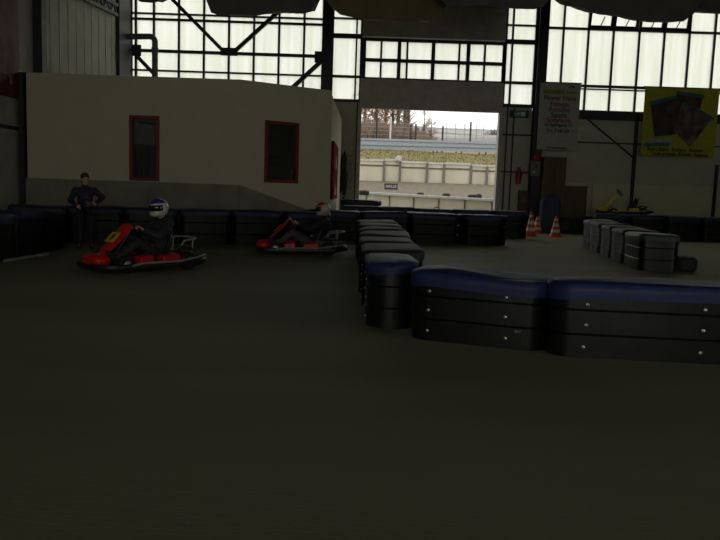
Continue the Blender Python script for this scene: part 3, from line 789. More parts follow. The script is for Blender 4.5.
def head(mb, c, fdir, updir, k=1.0):
    f = Vector(fdir).normalized(); u = Vector(updir); u = (u - f * u.dot(f)).normalized(); s = u.cross(f)
    M_ = Matrix((f, s, u)).transposed(); c = Vector(c)
    mb.ell(c + u * .02 * k, (.095 * k, .075 * k, .105 * k), M_)
    mb.ell(c + f * .03 * k - u * .05 * k, (.06 * k, .055 * k, .065 * k), M_)
    mb.ell(c + f * .062 * k - u * .095 * k, (.022 * k, .025 * k, .018 * k), M_)   # chin
    mb.cap(c + f * .085 * k + u * .01 * k, .009 * k, c + f * .108 * k - u * .028 * k, .013 * k)  # nose
    mb.cap(c + f * .082 * k + u * .028 * k + s * .035 * k, .012 * k, c + f * .082 * k + u * .028 * k - s * .035 * k, .012 * k)  # brow
    for q in (-1, 1):
        mb.ell(c + s * .078 * k * q - f * .005 * k - u * .005 * k, (.018 * k, .008 * k, .03 * k), M_)
    mb.cap(c + f * .088 * k - u * .058 * k + s * .018 * k, .009 * k, c + f * .088 * k - u * .058 * k - s * .018 * k, .009 * k)
    return M_
def helmet(c, M_, shell, stripe, parent, r=.145):
    """full-face helmet: shell, chin bar, visor, stripe. local x = front, z = up"""
    e = bpy.data.objects.new('crash_helmet', None)
    c = Vector(c)
    o = MB().ell(c, (r * 1.08, r * .93, r), M_, useg=28, vseg=18).ell(c + M_ @ Vector((.075, 0, -.075)), (.085, .095, .055), M_, e=.8, useg=20, vseg=12)
    ho = remesh(o, 'crash_helmet', shell, .01, 3, parent)
    v = MB(); rows = []
    for i in range(6):
        ph = R(-14 + 36 * i / 5); rows.append(len(v.v))
        for k in range(15):
            t = R(-72 + 144 * k / 14); v.v.append(c + M_ @ Vector((r * 1.105 * math.cos(ph) * math.cos(t), r * .96 * math.cos(ph) * math.sin(t), r * 1.03 * math.sin(ph))))
    for a, b_ in zip(rows, rows[1:]):
        for k in range(14): v.face([a + k, a + k + 1, b_ + k + 1, b_ + k])
    vo = v.build('visor', m_visor, ho, smooth=80)
    md = vo.modifiers.new('s', 'SOLIDIFY'); md.thickness = .004
    s_ = MB(); rows = []
    for i in range(4):
        ph = R(32 + 46 * i / 3); rows.append(len(s_.v))
        for k in range(21):
            t = R(-110 + 220 * k / 20); s_.v.append(c + M_ @ Vector((r * 1.10 * math.cos(ph) * math.cos(t), r * .95 * math.cos(ph) * math.sin(t), r * 1.02 * math.sin(ph))))
    for a, b_ in zip(rows, rows[1:]):
        for k in range(20): s_.face([a + k, a + k + 1, b_ + k + 1, b_ + k])
    so = s_.build('helmet_stripe', stripe, ho, smooth=80); md = so.modifiers.new('s', 'SOLIDIFY'); md.thickness = .003
    return ho
def rider(label, loc, rz, sc, top, legs, shell, stripe, lean=0.0, turn=0.0):
    """sits in the kart; same local frame as the kart"""
    t_ = thing('person', label, 'person', loc, rz); t_.scale = (sc,) * 3
    hip = Vector((-.2, 0, .2)); ch = Vector((-.33 + lean, 0, .6)); nk = Vector((-.33 + lean, 0, .76)); hc = Vector((-.27 + lean * 1.2, 0, .91))
    fd = Vector((math.cos(turn), math.sin(turn), -.12))
    sk = MB(); M_ = head(sk, hc, fd, (.1, 0, 1))
    sk.cap(nk - Vector((0, 0, .06)), .055, hc - Vector((0.02, 0, .05)), .05)
    sk.chain([(hip + Vector((0, 0, .02)), .11), (hip.lerp(ch, .5), .11), (ch, .125), (nk - Vector((0, 0, .05)), .07)])
    jk = MB(); jk.ell(hip + Vector((-.01, 0, .03)), (.15, .18, .13)); jk.ell(hip.lerp(ch, .5), (.13, .175, .18)); jk.ell(ch, (.14, .2, .18)); jk.ell(ch + Vector((0, 0, .1)), (.10, .2, .07)); jk.cap(nk - Vector((0, 0, .06)), .085, nk - Vector((.0, 0, .02)), .07)
    tr = MB(); tr.ell(hip + Vector((0, 0, -.0)), (.17, .185, .115)); sh = MB()
    for s_ in (-1, 1):
        S_ = ch + Vector((.0, .19 * s_, .1)); E_ = Vector((-.1 + lean * .5, .3 * s_, .5)); W_ = Vector((.09, .155 * s_, .60))
        sk.chain([(S_, .055), (E_, .042), (W_, .028)]); jk.chain([(S_, .078), (E_, .06), (E_.lerp(W_, .85), .046)])
        hand(sk, W_ + Vector((.0, 0, .005)), Vector((.55, -.12 * s_, .35)), Vector((.45, -.1 * s_, -.85)), Vector((0, -s_, .2)), 68)
        K_ = Vector((.2, .2 * s_, .42)); A_ = Vector((.52, .15 * s_, .17)); H_ = hip + Vector((.02, .1 * s_, 0))
        sk.chain([(H_, .08), (K_, .05), (A_, .036), (A_ + Vector((.1, 0, .07)), .025)])
        tr.chain([(H_, .1), (H_.lerp(K_, .5), .088), (K_, .068), (K_.lerp(A_, .5), .062), (A_ + Vector((-.02, 0, .02)), .052)])
        sh.chain([(A_ + Vector((-.02, 0, -.025)), .042), (A_ + Vector((.04, 0, .02)), .045), (A_ + Vector((.13, 0, .11)), .036)])
    body = remesh(sk, 'body', m_skin, .0075, 3, t_)
    for q in (1, -1):
        eo = MB().ell(hc + M_ @ Vector((.082, .033 * q, .006)), (.012, .014, .011), M_).build('eye', m_eye, body)
    remesh(jk, 'jacket', top, .012, 4, t_); remesh(tr, 'trousers', legs, .012, 4, t_); remesh(sh, 'shoes', m_shoe, .01, 3, t_)
    helmet(hc + Vector((-.0, 0, .01)), M_, shell, stripe, t_)
    return t_

k1 = flo(140, 270); 
KS = 1.0
ang1 = R(180 + 46)
def place(kart_c, yaw, sc=KS): return (kart_c.x, kart_c.y, 0), yaw
c1 = Vector(((at(145, 250, 11.5)).x, 11.4, 0))
kart1 = make_kart('red kart with yellow plate 8 carrying the driver in a white helmet', m_kred, '8', loc=c1, rz=ang1, group='red karts being driven'); kart1.scale = (KS,) * 3
rider('seated person in dark clothes and white and blue helmet driving the left kart', c1, ang1, KS * 1.03, m_suit, m_suit, m_hwhite, m_hblue, turn=.25)
c2 = Vector((at(302, 240, 14.9).x, 14.95, 0)); ang2 = R(180 + 4)
kart2 = make_kart('red kart with yellow plate passing beside the middle barrier row', m_kred, '2', loc=c2, rz=ang2, group='red karts being driven'); kart2.scale = (KS,) * 3
rider('seated person in black jacket and grey jeans driving the right kart', c2, ang2, KS, m_jacket, m_jeans, mat('helmet_cream', (.5, .42, .3), .3), m_hred, lean=-.12)

# standing youth
def standing(loc, rz, Hh):
    k = Hh / 1.75
    t_ = thing('person', 'standing person in dark jacket holding a black helmet before the left barriers', 'person', loc, rz); t_.scale = (k,) * 3
    sk = MB(); hc = Vector((0, 0, 1.625)); M_ = head(sk, hc, (1, .1, -.05), (0, 0, 1), 1.12)
    sk.cap((-.01, 0, 1.42), .055, (0, 0, 1.56), .052)
    sk.chain([((0, 0, .95), .12), ((0, 0, 1.1), .11), ((0, 0, 1.3), .13), ((0, 0, 1.4), .07)])
    jk = MB(); jk.ell((0, 0, 1.0), (.13, .18, .14)); jk.ell((0, 0, 1.15), (.13, .175, .2)); jk.ell((0, 0, 1.3), (.14, .21, .15)); jk.ell((-.01, 0, 1.4), (.09, .2, .07)); jk.cap((-.01, 0, 1.42), .08, (-.01, 0, 1.47), .075)
    tr = MB(); tr.ell((0, 0, .93), (.13, .175, .12)); sh = MB()
    for s_ in (-1, 1):
        S_ = Vector((0, .2 * s_, 1.38)); E_ = Vector((.02, .33 * s_, 1.14)) if s_ < 0 else Vector((-.04, .40 * s_, 1.22)); W_ = Vector((.2, .2 * s_, 1.0)) if s_ < 0 else Vector((.18, .2, 1.06))
        sk.chain([(S_, .055), (E_, .042), (W_, .028)]); jk.chain([(S_, .08), (E_, .062), (E_.lerp(W_, .88), .046)])
        hand(sk, W_, Vector((.4, -.6 * s_, -.1)), Vector((.2, -s_, 0)), Vector((.2, 0, 1)), 35)
        H_ = Vector((0, .1 * s_, .9)); K_ = Vector((.02, .12 * s_, .5)); A_ = Vector((-.01, .13 * s_, .09))
        sk.chain([(H_, .08), (K_, .055), (A_, .038), (A_ + Vector((.12, .02 * s_, -.045)), .028)])
        tr.chain([(H_, .1), (K_, .075), (A_ + Vector((0, 0, .02)), .06)])
        sh.chain([(A_ + Vector((-.03, 0, -.04)), .048), (A_ + Vector((.06, .01 * s_, -.04)), .046), (A_ + Vector((.16, .02 * s_, -.052)), .036)])
    body = remesh(sk, 'body', m_skin, .0075, 3, t_)
    for q in (1, -1): MB().ell(hc + M_ @ Vector((.092, .037 * q, .008)), (.013, .015, .012), M_).build('eye', m_eye, body)
    MB().cap(hc + M_ @ Vector((.105, .022, -.065)), .006, hc + M_ @ Vector((.105, -.022, -.065)), .006).build('mouth', m_lip, body)
    hr = MB(); hr.ell(hc + Vector((-.018, 0, .062)), (.122, .1, .1)); hr.ell(hc + Vector((-.055, 0, 0)), (.085, .096, .1))
    remesh(hr, 'hair', m_hair, .01, 2, t_)
    remesh(jk, 'jacket', m_jacket, .012, 4, t_); remesh(tr, 'trousers', m_trou, .012, 4, t_); remesh(sh, 'shoes', m_shoe, .01, 3, t_)
    return t_, k
ps = flo(85.5, 249); pa = R(-62)
st, kk = standing((ps.x, ps.y, 0), pa, 1.46)
hl = thing('crash_helmet', 'glossy black helmet held at the waist by the standing person', 'helmet', (0, 0, 0))
Mh = Matrix.Rotation(R(35), 3, 'Z') @ Matrix.Rotation(R(25), 3, 'Y')
ho = helmet((0, 0, 0), Mh, m_hblk, mat('helmet_grey_stripe', (.08, .08, .09), .15), hl, .125)
hl.location = Vector((ps.x, ps.y, 0)) + Matrix.Rotation(pa, 3, 'Z') @ (Vector((.29, 0, 1.03)) * kk); hl.rotation_euler = (0, 0, pa)

# yellow kart on a stand against the back wall, further karts behind the gate barriers
ky = Vector((at(624, 210, 26.0).x, 26.0, .74))
yk = make_kart('yellow kart raised on a stand against the back wall', m_kyel, None, steer=.16, loc=ky, rz=R(180)); yk.scale = (1.0,) * 3
mb = MB()
for sx in (-.4, .45):
    for sy in (-.3, .3): mb.tube([(sx, sy, 0), (sx * .9, sy * .9, .78)], .02)
    mb.tube([(sx * .9, -.3, .77), (sx * .9, .3, .77)], .02)
mb.tube([(-.4, 0, .25), (.45, 0, .25)], .018)
o = mb.build('kart_stand', m_steel); o.location = (ky.x, ky.y, 0); tag(o, 'steel stand under the yellow kart', 'stand')
for px, rz, lb, sx in ((383, R(150), 'parked kart behind the gate barriers, leftmost of three', .10), (403, R(80), 'parked kart behind the gate barriers, between the other two', 0.02), (437, R(265), 'parked kart behind the gate barriers, rightmost of three', .08)):
    p_ = at(px, 205, 25.3)
    make_kart(lb, m_kred, None, steer=sx, loc=(p_.x, 25.3 + (.0 if px != 403 else .3), 0), rz=rz, group='karts parked behind the gate barriers')

# ------------------------------------------------------------------ cones
def cone(px, py, h, label, worn=0):
    p = flo(px, py); t_ = thing('traffic_cone', label, 'traffic cone', (p.x, p.y + .1, 0), group='traffic cones by the gate')
    MB().lathe((0, 0, 0), [(.24, 0), (.24, .025), (.2, .035), (.16, .04)], 8).build('cone_base', m_cone, t_)
    r_ = lambda z: .15 * (1 - z / h) + .03
    mb = MB(); bands = [(.04, 0), (.22, 0), (.22, 1), (.36, 1), (.36, 0), (.5, 0), (.5, 1), (.64, 1), (.64, 0), (.8, 0), (.8, 1), (.88, 1), (.88, 0), (1, 0)]
    mb.lathe((0, 0, 0), [(r_(z * h), z * h) for z in (.04, 1)] , 20).build('cone_body', m_cone, t_)
    for a, b_ in ((.22, .36), (.5, .64), (.80, .87)):
        MB().lathe((0, 0, 0), [(r_(a * h) + .003, a * h), (r_(b_ * h) + .003, b_ * h)], 20, cap=False).build('reflective_band', m_conew, t_)
cone(531, 236.5, .80, 'larger orange and white traffic cone by the end of the gate barriers')
cone(556, 237, .68, 'smaller orange and white traffic cone before the blue padded drum')
cone(537.5, 233.5, .62, 'small orange and white traffic cone standing farther back between the other two')

# blue padded drum, boards
pb = at(549, 215, 26.3)
t_ = thing('padded_drum', 'dark blue rounded padded drum leaning at the brown boards', 'drum', (pb.x, 26.25, 0))
arch = [(-.34, 0), (-.34, 1.0)] + [(-.34 * math.cos(PI * k / 12), 1.02 + .36 * math.sin(PI * k / 12)) for k in range(13)] + [(.34, 1.0), (.34, 0)]
MB().prism(arch, lambda x_, z_: (x_, -.2, z_), lambda x_, z_: (x_, .2, z_)).build('drum_body', m_barrel, t_, bevel=.05)
MB().span((-.345, -.205, .5), (.345, .205, .56)).build('drum_strap', m_kblk, t_, bevel=.01)
def board(px0, px1, pyt, y_, label, pyb=228):
    a, b_ = at(px0, 190, y_), at(px1, 190, y_); zt_ = at((px0 + px1) / 2, pyt, y_).z
    t_ = thing('brown_cupboard', label, 'cupboard', ((a.x + b_.x) / 2, y_, 0), group='brown cupboards at the back wall'); w_ = b_.x - a.x
    MB().span((-w_ / 2, 0, 0), (w_ / 2, .5, zt_)).build('cupboard_body', m_wood, t_, bevel=.01)
    for s_ in (-1, 1):
        d_ = MB().span((s_ * w_ / 4 - w_ / 4 + .02, -.02, .08), (s_ * w_ / 4 + w_ / 4 - .02, 0, zt_ - .04)).build('cupboard_door', m_wood, t_, bevel=.005)
        MB().span((-s_ * -.03 - .01, -.045, zt_ * .5), (-s_ * -.03 + .01, -.02, zt_ * .5 + .12)).build('handle', m_kblk, d_)
board(542.5, 565, 157, 26.8, 'tall brown cupboard behind the blue padded drum')
board(564, 587.5, 186, 26.9, 'low brown cupboard right of the taller one')
# black tyres in front of low cupboard
for k, (px, z_, r_) in enumerate(((566, .3, .3), (575, .28, .28), (590, .36, .32))):
    p_ = at(px, 215, 26.2); t_ = thing('stored_tyre', ['black tyre leaning right of the blue padded drum', 'black tyre before the low brown cupboard', 'black tyre leaning beside the yellow kart'][k], 'tyre', (p_.x, 26.2 + .12 * k, 0), group='tyres at the back wall')
    MB().lathe((0, 0, r_), tyre_mesh(r_, .18), 24, axis='y', cap=False).build('tyre_tread', m_rub, t_)
    MB().lathe((0, 0, r_), [(.03, -.06), (r_ * .48, -.06), (r_ * .48, .06), (.03, .06)], 18, axis='y').build('rim', m_kblk, t_)

# extinguisher, alarm box, exit sign
pe_ = at(518.5, 176, YB - .15)
t_ = thing('fire_extinguisher', 'red fire extinguisher hanging right of the gate', 'fire extinguisher', (pe_.x, YB - .15, pe_.z - .3))
MB().lathe((0, 0, 0), [(.07, 0), (.1, .02), (.1, .42), (.07, .5), (.03, .54), (.03, .58)], 18).build('cylinder_body', mat('extinguisher_red', (.38, .012, .02), .35), t_)
MB().span((-.05, -.02, .58), (.07, .02, .62)).tube([(.03, 0, .58), (.11, 0, .5), (.12, 0, .25)], .012).build('valve_hose', m_kblk, t_)
MB().span((-.08, .1, .1), (.08, .15, .45)).build('wall_bracket', m_steel, t_)
pf = at(537.5, 156, YB - .5)
t_ = thing('alarm_lamp', 'red alarm lamp on the steel column right of the gate', 'lamp', (pf.x, YB - .5, pf.z - .12))
MB().lathe((0, 0, 0), [(.12, -.06), (.14, .03), (.13, .12), (.08, .2), (.02, .22)], 18).build('lamp_cap', mat('alarm_red', (.3, .01, .03), .4), t_)
MB().span((-.1, -.03, -.14), (.1, .05, -.05)).build('lamp_base', m_steel, t_)
pf = at(535, 168, YB - .5)
t_ = thing('switch_cabinet', 'grey switch cabinet below the red alarm lamp', 'switch cabinet', (pf.x, YB - .52, pf.z))
MB().span((-.17, -.06, -.3), (.17, .06, .25)).build('cabinet_box', m_duct, t_, bevel=.01)
MB().lathe((.03, -.07, .05), [(.0, -.01), (.06, -.01), (.06, .01), (.0, .01)], 14, axis='y').build('red_switch', m_red, t_)
MB().lathe((-.06, -.07, -.15), [(.0, -.01), (.05, -.01), (.05, .01), (.0, .01)], 14, axis='y').build('socket', m_banw, t_)
pf = at(524, 200, YB - .1)
t_ = thing('hose_box', 'dark red hose box low on the wall right of the gate', 'hose box', (pf.x - .02, YB - .12, pf.z - .4))
MB().span((-.2, -.08, 0), (.2, .1, .75)).build('box_body', mat('hose_box_red', (.1, .03, .015), .6), t_, bevel=.01)
MB().lathe((0, -.09, .4), [(.0, -.01), (.13, -.01), (.13, .01), (.0, .01)], 18, axis='y').build('reel_cover', m_kblk, t_)
a, b_ = at(514.5, 111, YB - .1), at(526, 117, YB - .1)
t_ = thing('exit_sign', 'small green emergency exit sign above right of the gate', 'exit sign', (a.x, YB - .1, b_.z))
W_ = b_.x - a.x; H_ = a.z - b_.z
MB().span((-.15, .0, -.03), (W_ + .1, .09, H_ + .03)).build('sign_housing', m_steel, t_)
MB().span((0, -.012, 0), (W_, 0, H_)).build('sign_face', m_exit, t_)
mb = MB(); mb.span((W_ * .55, -.02, H_ * .15), (W_ * .9, -.012, H_ * .85)); mb.build('door_symbol', m_conew, t_)
mb = MB(); mb.bar((W_ * .12, -.016, H_ * .5), (W_ * .4, -.016, H_ * .5), .008, .03); mb.bar((W_ * .3, -.016, H_ * .75), (W_ * .42, -.016, H_ * .5), .008, .03); mb.bar((W_ * .3, -.016, H_ * .25), (W_ * .42, -.016, H_ * .5), .008, .03); mb.build('arrow_symbol', m_conew, t_)

# banners
a, b_ = at(540.5, 82, YB - .6), at(576.8, 150.5, YB - .6)
t_ = thing('white_banner', 'narrow white banner with red and black writing right of the gate', 'banner', ((a.x + b_.x) / 2, YB - .6, b_.z))
W_, H_ = b_.x - a.x, a.z - b_.z
def cloth(W_, H_, name, mtl, par, amp=.015):
    mb = MB(); nx, nz_ = 14, 20
    for s_ in (0, 1):
        for j in range(nz_ + 1):
            for i in range(nx + 1):
                x_, z_ = -W_ / 2 + W_ * i / nx, H_ * j / nz_; mb.v.append(Vector((x_, amp * math.sin(x_ * 5 + z_) + s_ * .008, z_)))
    n0 = (nx + 1) * (nz_ + 1)
    for s_ in (0, 1):
        for j in range(nz_):
            for i in range(nx): q = [s_ * n0 + j * (nx + 1) + i, s_ * n0 + j * (nx + 1) + i + 1, s_ * n0 + (j + 1) * (nx + 1) + i + 1, s_ * n0 + (j + 1) * (nx + 1) + i]; mb.face(q if s_ == 0 else q[::-1])
    def edge(l):
        for a_, b__ in zip(l, l[1:]): mb.face([a_, b__, b__ + n0, a_ + n0])
    edge([i for i in range(nx + 1)]); edge([nz_ * (nx + 1) + i for i in range(nx + 1)]); edge([j * (nx + 1) for j in range(nz_ + 1)]); edge([j * (nx + 1) + nx for j in range(nz_ + 1)])
    return mb.build(name, mtl, par, smooth=60)
cloth(W_, H_, 'banner_sheet', m_banw, t_, .006)
MB().tube([(-W_ / 2 - .03, 0, H_), (W_ / 2 + .03, 0, H_)], .02).build('banner_rod', m_steel, t_)
for s_, L_ in ((-.4, .14), (.4, .6)): MB().bar((W_ * s_, 0, H_), (W_ * s_, L_, H_), .04, .04).build('wall_arm', m_steel, t_)
yf = -.02
mb = MB(); mb.span((-W_ * .42, yf, H_ * .83), (W_ * .1, yf + .006, H_ * .89)); mb.span((W_ * .15, yf, H_ * .84), (W_ * .4, yf + .006, H_ * .87)); mb.build('green_logo', m_inkg, t_, bevel=0)
MB().tube([(W_ * .2, yf, H_ * .93), (W_ * .28, yf, H_ * .955), (W_ * .34, yf, H_ * .925)], .022, 6).build('black_emblem', m_ink, t_)
for z_, s_, tx, mm in ((.77, .235, 'Power Haus', m_ink), (.68, .25, 'Fitness', m_inkr), (.60, .25, 'Aerobic', m_inkr), (.515, .25, 'Sauna', m_ink), (.44, .25, 'Solarium', m_inkr), (.37, .15, 'Im Sportpark 12', m_ink), (.28, .15, 'Tel. 7 28 123', m_ink)):
    text(tx, s_, (0, yf, H_ * z_), mm, t_)
text('www.powerhaus', .1, (0, yf, H_ * .03), m_ink, t_)
a, b_ = at(645.5, 86.5, YB - .35), at(714, 158, YB - .35)
W_, H_ = b_.x - a.x, a.z - b_.z
t_ = thing('yellow_banner', 'large yellow banner with dark pictures on the right back wall', 'banner', ((a.x + b_.x) / 2, YB - .35, b_.z))
cloth(W_, H_, 'banner_sheet', m_bany, t_, .008)
def poly_part(name, pts, y_, mtl, th=.012):
    MB().prism(pts, lambda x_, z_: ((x_ - .5) * W_, y_ - th, (1 - z_) * H_), lambda x_, z_: ((x_ - .5) * W_, y_, (1 - z_) * H_)).build(name, mtl, t_, smooth=0)
m_photo = mat('banner_photo_dark', (.09, .05, .05), .7, col2=(.03, .03, .03), nscale=2.2, lo=.4, hi=.6)
m_photo2 = mat('banner_photo_mixed', (.14, .14, .12), .7, col2=(.06, .03, .03), nscale=3, lo=.4, hi=.6)
poly_part('photo_panel', [(.08, .24), (.42, .14), (.5, .6), (.44, .68), (.17, .72)], -.015, m_photo)
poly_part('photo_panel', [(.42, .08), (.78, .13), (.72, .45), (.45, .45)], -.025, m_photo)
poly_part('photo_panel', [(.5, .2), (.93, .42), (.66, .85), (.42, .62)], -.032, m_photo2)
poly_part('teal_border', [(.06, .22), (.42, .11), (.43, .15), (.09, .27)], -.03, m_teal)
poly_part('teal_border', [(.42, .05), (.79, .09), (.79, .14), (.42, .10)], -.035, m_teal)
poly_part('teal_border', [(.7, .28), (.95, .42), (.93, .46), (.69, .32)], -.045, m_teal)
poly_part('logo_box', [(.1, .76), (.42, .73), (.4, .79), (.08, .82)], -.04, mat('logo_pale', (.3, .38, .4), .6))
poly_part('logo_box', [(.04, .82), (.38, .79), (.37, .85), (.03, .87)], -.04, m_teal)
text('Kart-Bahn  Indoor  Action', .19, (-.1, -.03, H_ * .10), m_ink, t_)
text('Geburtstage  Firmen  Rennen', .17, (.1, -.03, H_ * .035), m_ink, t_)
MB().tube([(-W_ / 2 - .05, 0, H_), (W_ / 2 + .05, 0, H_)], .02).build('banner_rod', m_steel, t_)
for s_ in (-.4, .4): MB().bar((W_ * s_, 0, H_), (W_ * s_, .36, H_), .04, .04).build('wall_arm', m_steel, t_)

# ladder left of the gate
t_ = thing('ladder', 'aluminium ladder leaning on the wall left of the gate', 'ladder', (at(348, 190, 27.0).x, 27.0, 0))
zt_ = at(350, 148, 27.2).z
for s_ in (-1, 1): MB().bar((s_ * .22 - .06, -.35, 0), (s_ * .16 + .0, .3, zt_), .05, .03, (0, 1, 0)).build('ladder_rail', m_alu, t_)
for k in range(9):
    f = (k + .6) / 9.5; MB().tube([((-.22 + .06 * f) - .06 + .06 * f, -.35 + .65 * f, zt_ * f), ((.22 - .06 * f) - .06 + .06 * f, -.35 + .65 * f, zt_ * f)], .018, 6).build('rung', m_alu, t_)
# coat / cable hanging by the ladder
pc = at(344, 160, 26.9)
t_ = thing('hanging_coat', 'dark coat hanging between the red sign and the ladder', 'coat', (pc.x, 27.0, pc.z - 1.0))
mb = MB(); mb.ell((0, 0, .3), (.16, .12, .75)); mb.ell((0, 0, .95), (.13, .1, .3)); mb.ell((.02, 0, 1.2), (.06, .06, .14)); remesh(mb, 'coat_cloth', m_trou, .03, 3, t_)
MB().tube([(0, 0, 1.25), (0, .4, 1.35)], .015).build('hook', m_steel, t_)

# ------------------------------------------------------------------ outside
YG = YB + .15
struct(MB().span((-40, YG, -.25), (60, 45.6, -.05)).build('ground_yard', m_concd))
# near pit wall with white rail
mb = MB(); wa, wb = at(340, 190.5, 36), at(520, 200.5, 31)
dv = (wb - wa); wa2, wb2 = wa - dv * .6, wb + dv * .35
def wq(mb, A, B, z0, th, zoff=0):
    n = Vector((-(B - A).y, (B - A).x, 0)).normalized() * th
    vs_ = [Vector((A.x, A.y, z0)), Vector((B.x, B.y, z0)), Vector((B.x, B.y, B.z + zoff)), Vector((A.x, A.y, A.z + zoff))]
    k = len(mb.v); mb.v += vs_ + [v + n for v in vs_]
    for q in ((0, 1, 2, 3), (7, 6, 5, 4), (0, 4, 5, 1), (1, 5, 6, 2), (2, 6, 7, 3), (3, 7, 4, 0)): mb.face([k + i for i in q])
t_ = thing('pit_wall', 'pale concrete pit wall with white rail just outside the gate', 'wall', (0, 0, 0))
wq(mb, wa2, wb2, -.1, .35, -.1); mb.build('wall_face', m_conc, t_)
n_ = Vector((-dv.y, dv.x, 0)).normalized()
MB().bar(wa2 - n_ * .04 + Vector((0, 0, -.05)), wb2 - n_ * .04 + Vector((0, 0, -.05)), .14, .12).build('top_rail', m_rail, t_, bevel=.02)
for k in range(14):
    p_ = wa2.lerp(wb2, (k + .5) / 14); MB().span((p_.x - .02, p_.y - .06, -.05), (p_.x + .02, p_.y - .02, p_.z - .12)).build('wall_joint', m_concd, t_)
# dirt strip between the walls, rises to second wall
zb2 = at(430, 184.5, 44).z
mb = MB(); k = len(mb.v)
n0_ = n_ * .35
mb.v += [wa2 + n0_ + Vector((0, 0, -.15)), wb2 + n0_ + Vector((0, 0, -.15)), Vector((16, 43.85, zb2 + .1)), Vector((-8, 43.85, zb2 + .1))]
mb.face([0, 1, 2, 3]); q = mb.build('gravel_strip', m_dirt); tag(q, 'brown gravel strip between the two concrete walls', 'gravel', kind='stuff')
# second wall: panels with posts
za_, zb_ = at(364, 158, 44).z, at(498, 165.5, 44).z
t_ = thing('concrete_panel_wall', 'tall pale wall of concrete panels below the grass bank', 'wall', (0, 44, 0))
posts = [at(px, 170, 44).x for px in (300, 327, 343, 384, 400, 427, 444, 471, 487, 514, 531, 558)]
xl_, xr_ = posts[0], posts[-1]
zw = lambda x_: za_ + (zb_ - za_) * (x_ - at(364, 158, 44).x) / (at(498, 165, 44).x - at(364, 158, 44).x)
zw0 = lambda x_: at(364, 181.5, 44).z + (at(498, 187.5, 44).z - at(364, 181.5, 44).z) * (x_ - at(364, 158, 44).x) / 8.0
for a_, b__ in zip(posts, posts[1:]):
    mb = MB(); top = (zw(a_) + zw(b__)) / 2 + rnd.uniform(-.05, .05)
    mb.span((a_ + .05, 0, zb2 - .8), (b__ - .05, .3, top - .12)); mb.build('wall_panel', m_conc, t_)
    MB().span((a_ + .05, -.05, top - .12), (b__ - .05, .35, top)).build('coping', m_rail, t_)
    MB().span((a_ + .05, -.03, top - .42), (b__ - .05, 0, top - .33)).build('conduit', m_concd, t_)
for a_ in posts: MB().span((a_ - .07, -.1, zb2 - .8), (a_ + .07, .3, zw(a_) - .1)).build('wall_post', mat('post_grey', (.22, .2, .19), .8), t_)
# sign plate at the foot of wall
p_ = at(391, 186.5, 40); t_ = thing('track_sign', 'small dark sign plate with white writing on the gravel strip', 'sign', (p_.x, 40, p_.z))
MB().span((-.36, -.02, -.16), (.36, .02, .16)).build('sign_plate', mat('plate_dark', (.07, .05, .08), .6), t_)
text('HALLE', .2, (0, -.03, 0), m_hwhite, t_)
for s_ in (-.25, .25): MB().span((s_ - .03, -.01, -.6), (s_ + .03, .03, -.1)).build('sign_leg', m_concd, t_)
for k, (px, w_, h_) in enumerate(((364, .5, .16), (421, .34, .18), (447, .38, .2), (475, .6, .2), (480, .25, .28))):
    p_ = at(px, 194 + (px - 364) * .045, 34 - k * .4); t_ = tag(MB().ell((0, 0, .08), (w_ / 2, .16, h_ / 2 + .04), e=.6).build('sandbag', mat('sandbag_dark', (.04, .04, .045), .8)), 'dark sandbag lying behind the white rail, %s from the left' % ORD[k], 'sandbag', 'sandbags behind the rail')
    t_.location = p_ + Vector((0, .35, -.02))
# paper/white marker on wall top
p_ = at(398, 160, 43.8); tag(MB().prism([(-.22, .0), (.2, -.05), (.2, .25), (-.05, .28)], lambda x_, z_: (p_.x + x_, 43.75, p_.z + z_), lambda x_, z_: (p_.x + x_, 43.9, p_.z + z_)).build('marker_board', m_rail), 'small white board on top of the panel wall', 'board')
# grass bank
zg0 = at(430, 161, 44.6).z; zg1 = at(430, 149.5, 60).z
mb = MB(); nx = 60; rows = []
for j in range(10):
    y_ = 44.4 + (62 - 44.4) * j / 9; rows.append(len(mb.v))
    for i in range(nx + 1):
        x_ = -40 + 100 * i / nx; mb.v.append(Vector((x_, y_, zg0 - .25 + (zg1 - zg0 + .2) * (j / 9) ** .8 - .015 * (x_ - 4) + .12 * noise.noise(Vector((x_ * .6, y_ * .5, 0))))))
for a_, b__ in zip(rows, rows[1:]):
    for k in range(nx): mb.face([a_ + k, a_ + k + 1, b__ + k + 1, b__ + k])
tag(mb.build('grass_bank', m_grass, smooth=80), 'yellow green grass bank beyond the concrete panel wall', 'grass', kind='stuff')
rg = random.Random(9); mb = MB()
for k in range(2600):
    x_, y_ = rg.uniform(-6, 14), rg.uniform(45, 61); j = (y_ - 44.4) / 17.6; z_ = zg0 - .27 + (zg1 - zg0 + .2) * j ** .8 - .015 * (x_ - 4)
    h_ = rg.uniform(.06, .16); n0 = len(mb.v); mb.v += [Vector((x_ - .03, y_, z_)), Vector((x_ + .03, y_, z_)), Vector((x_ + rg.uniform(-.1, .1), y_, z_ + h_))]; mb.face([n0, n0 + 1, n0 + 2])
tag(mb.build('grass_tufts', m_grass, smooth=0), 'dry grass tufts growing over the bank', 'grass', kind='stuff')
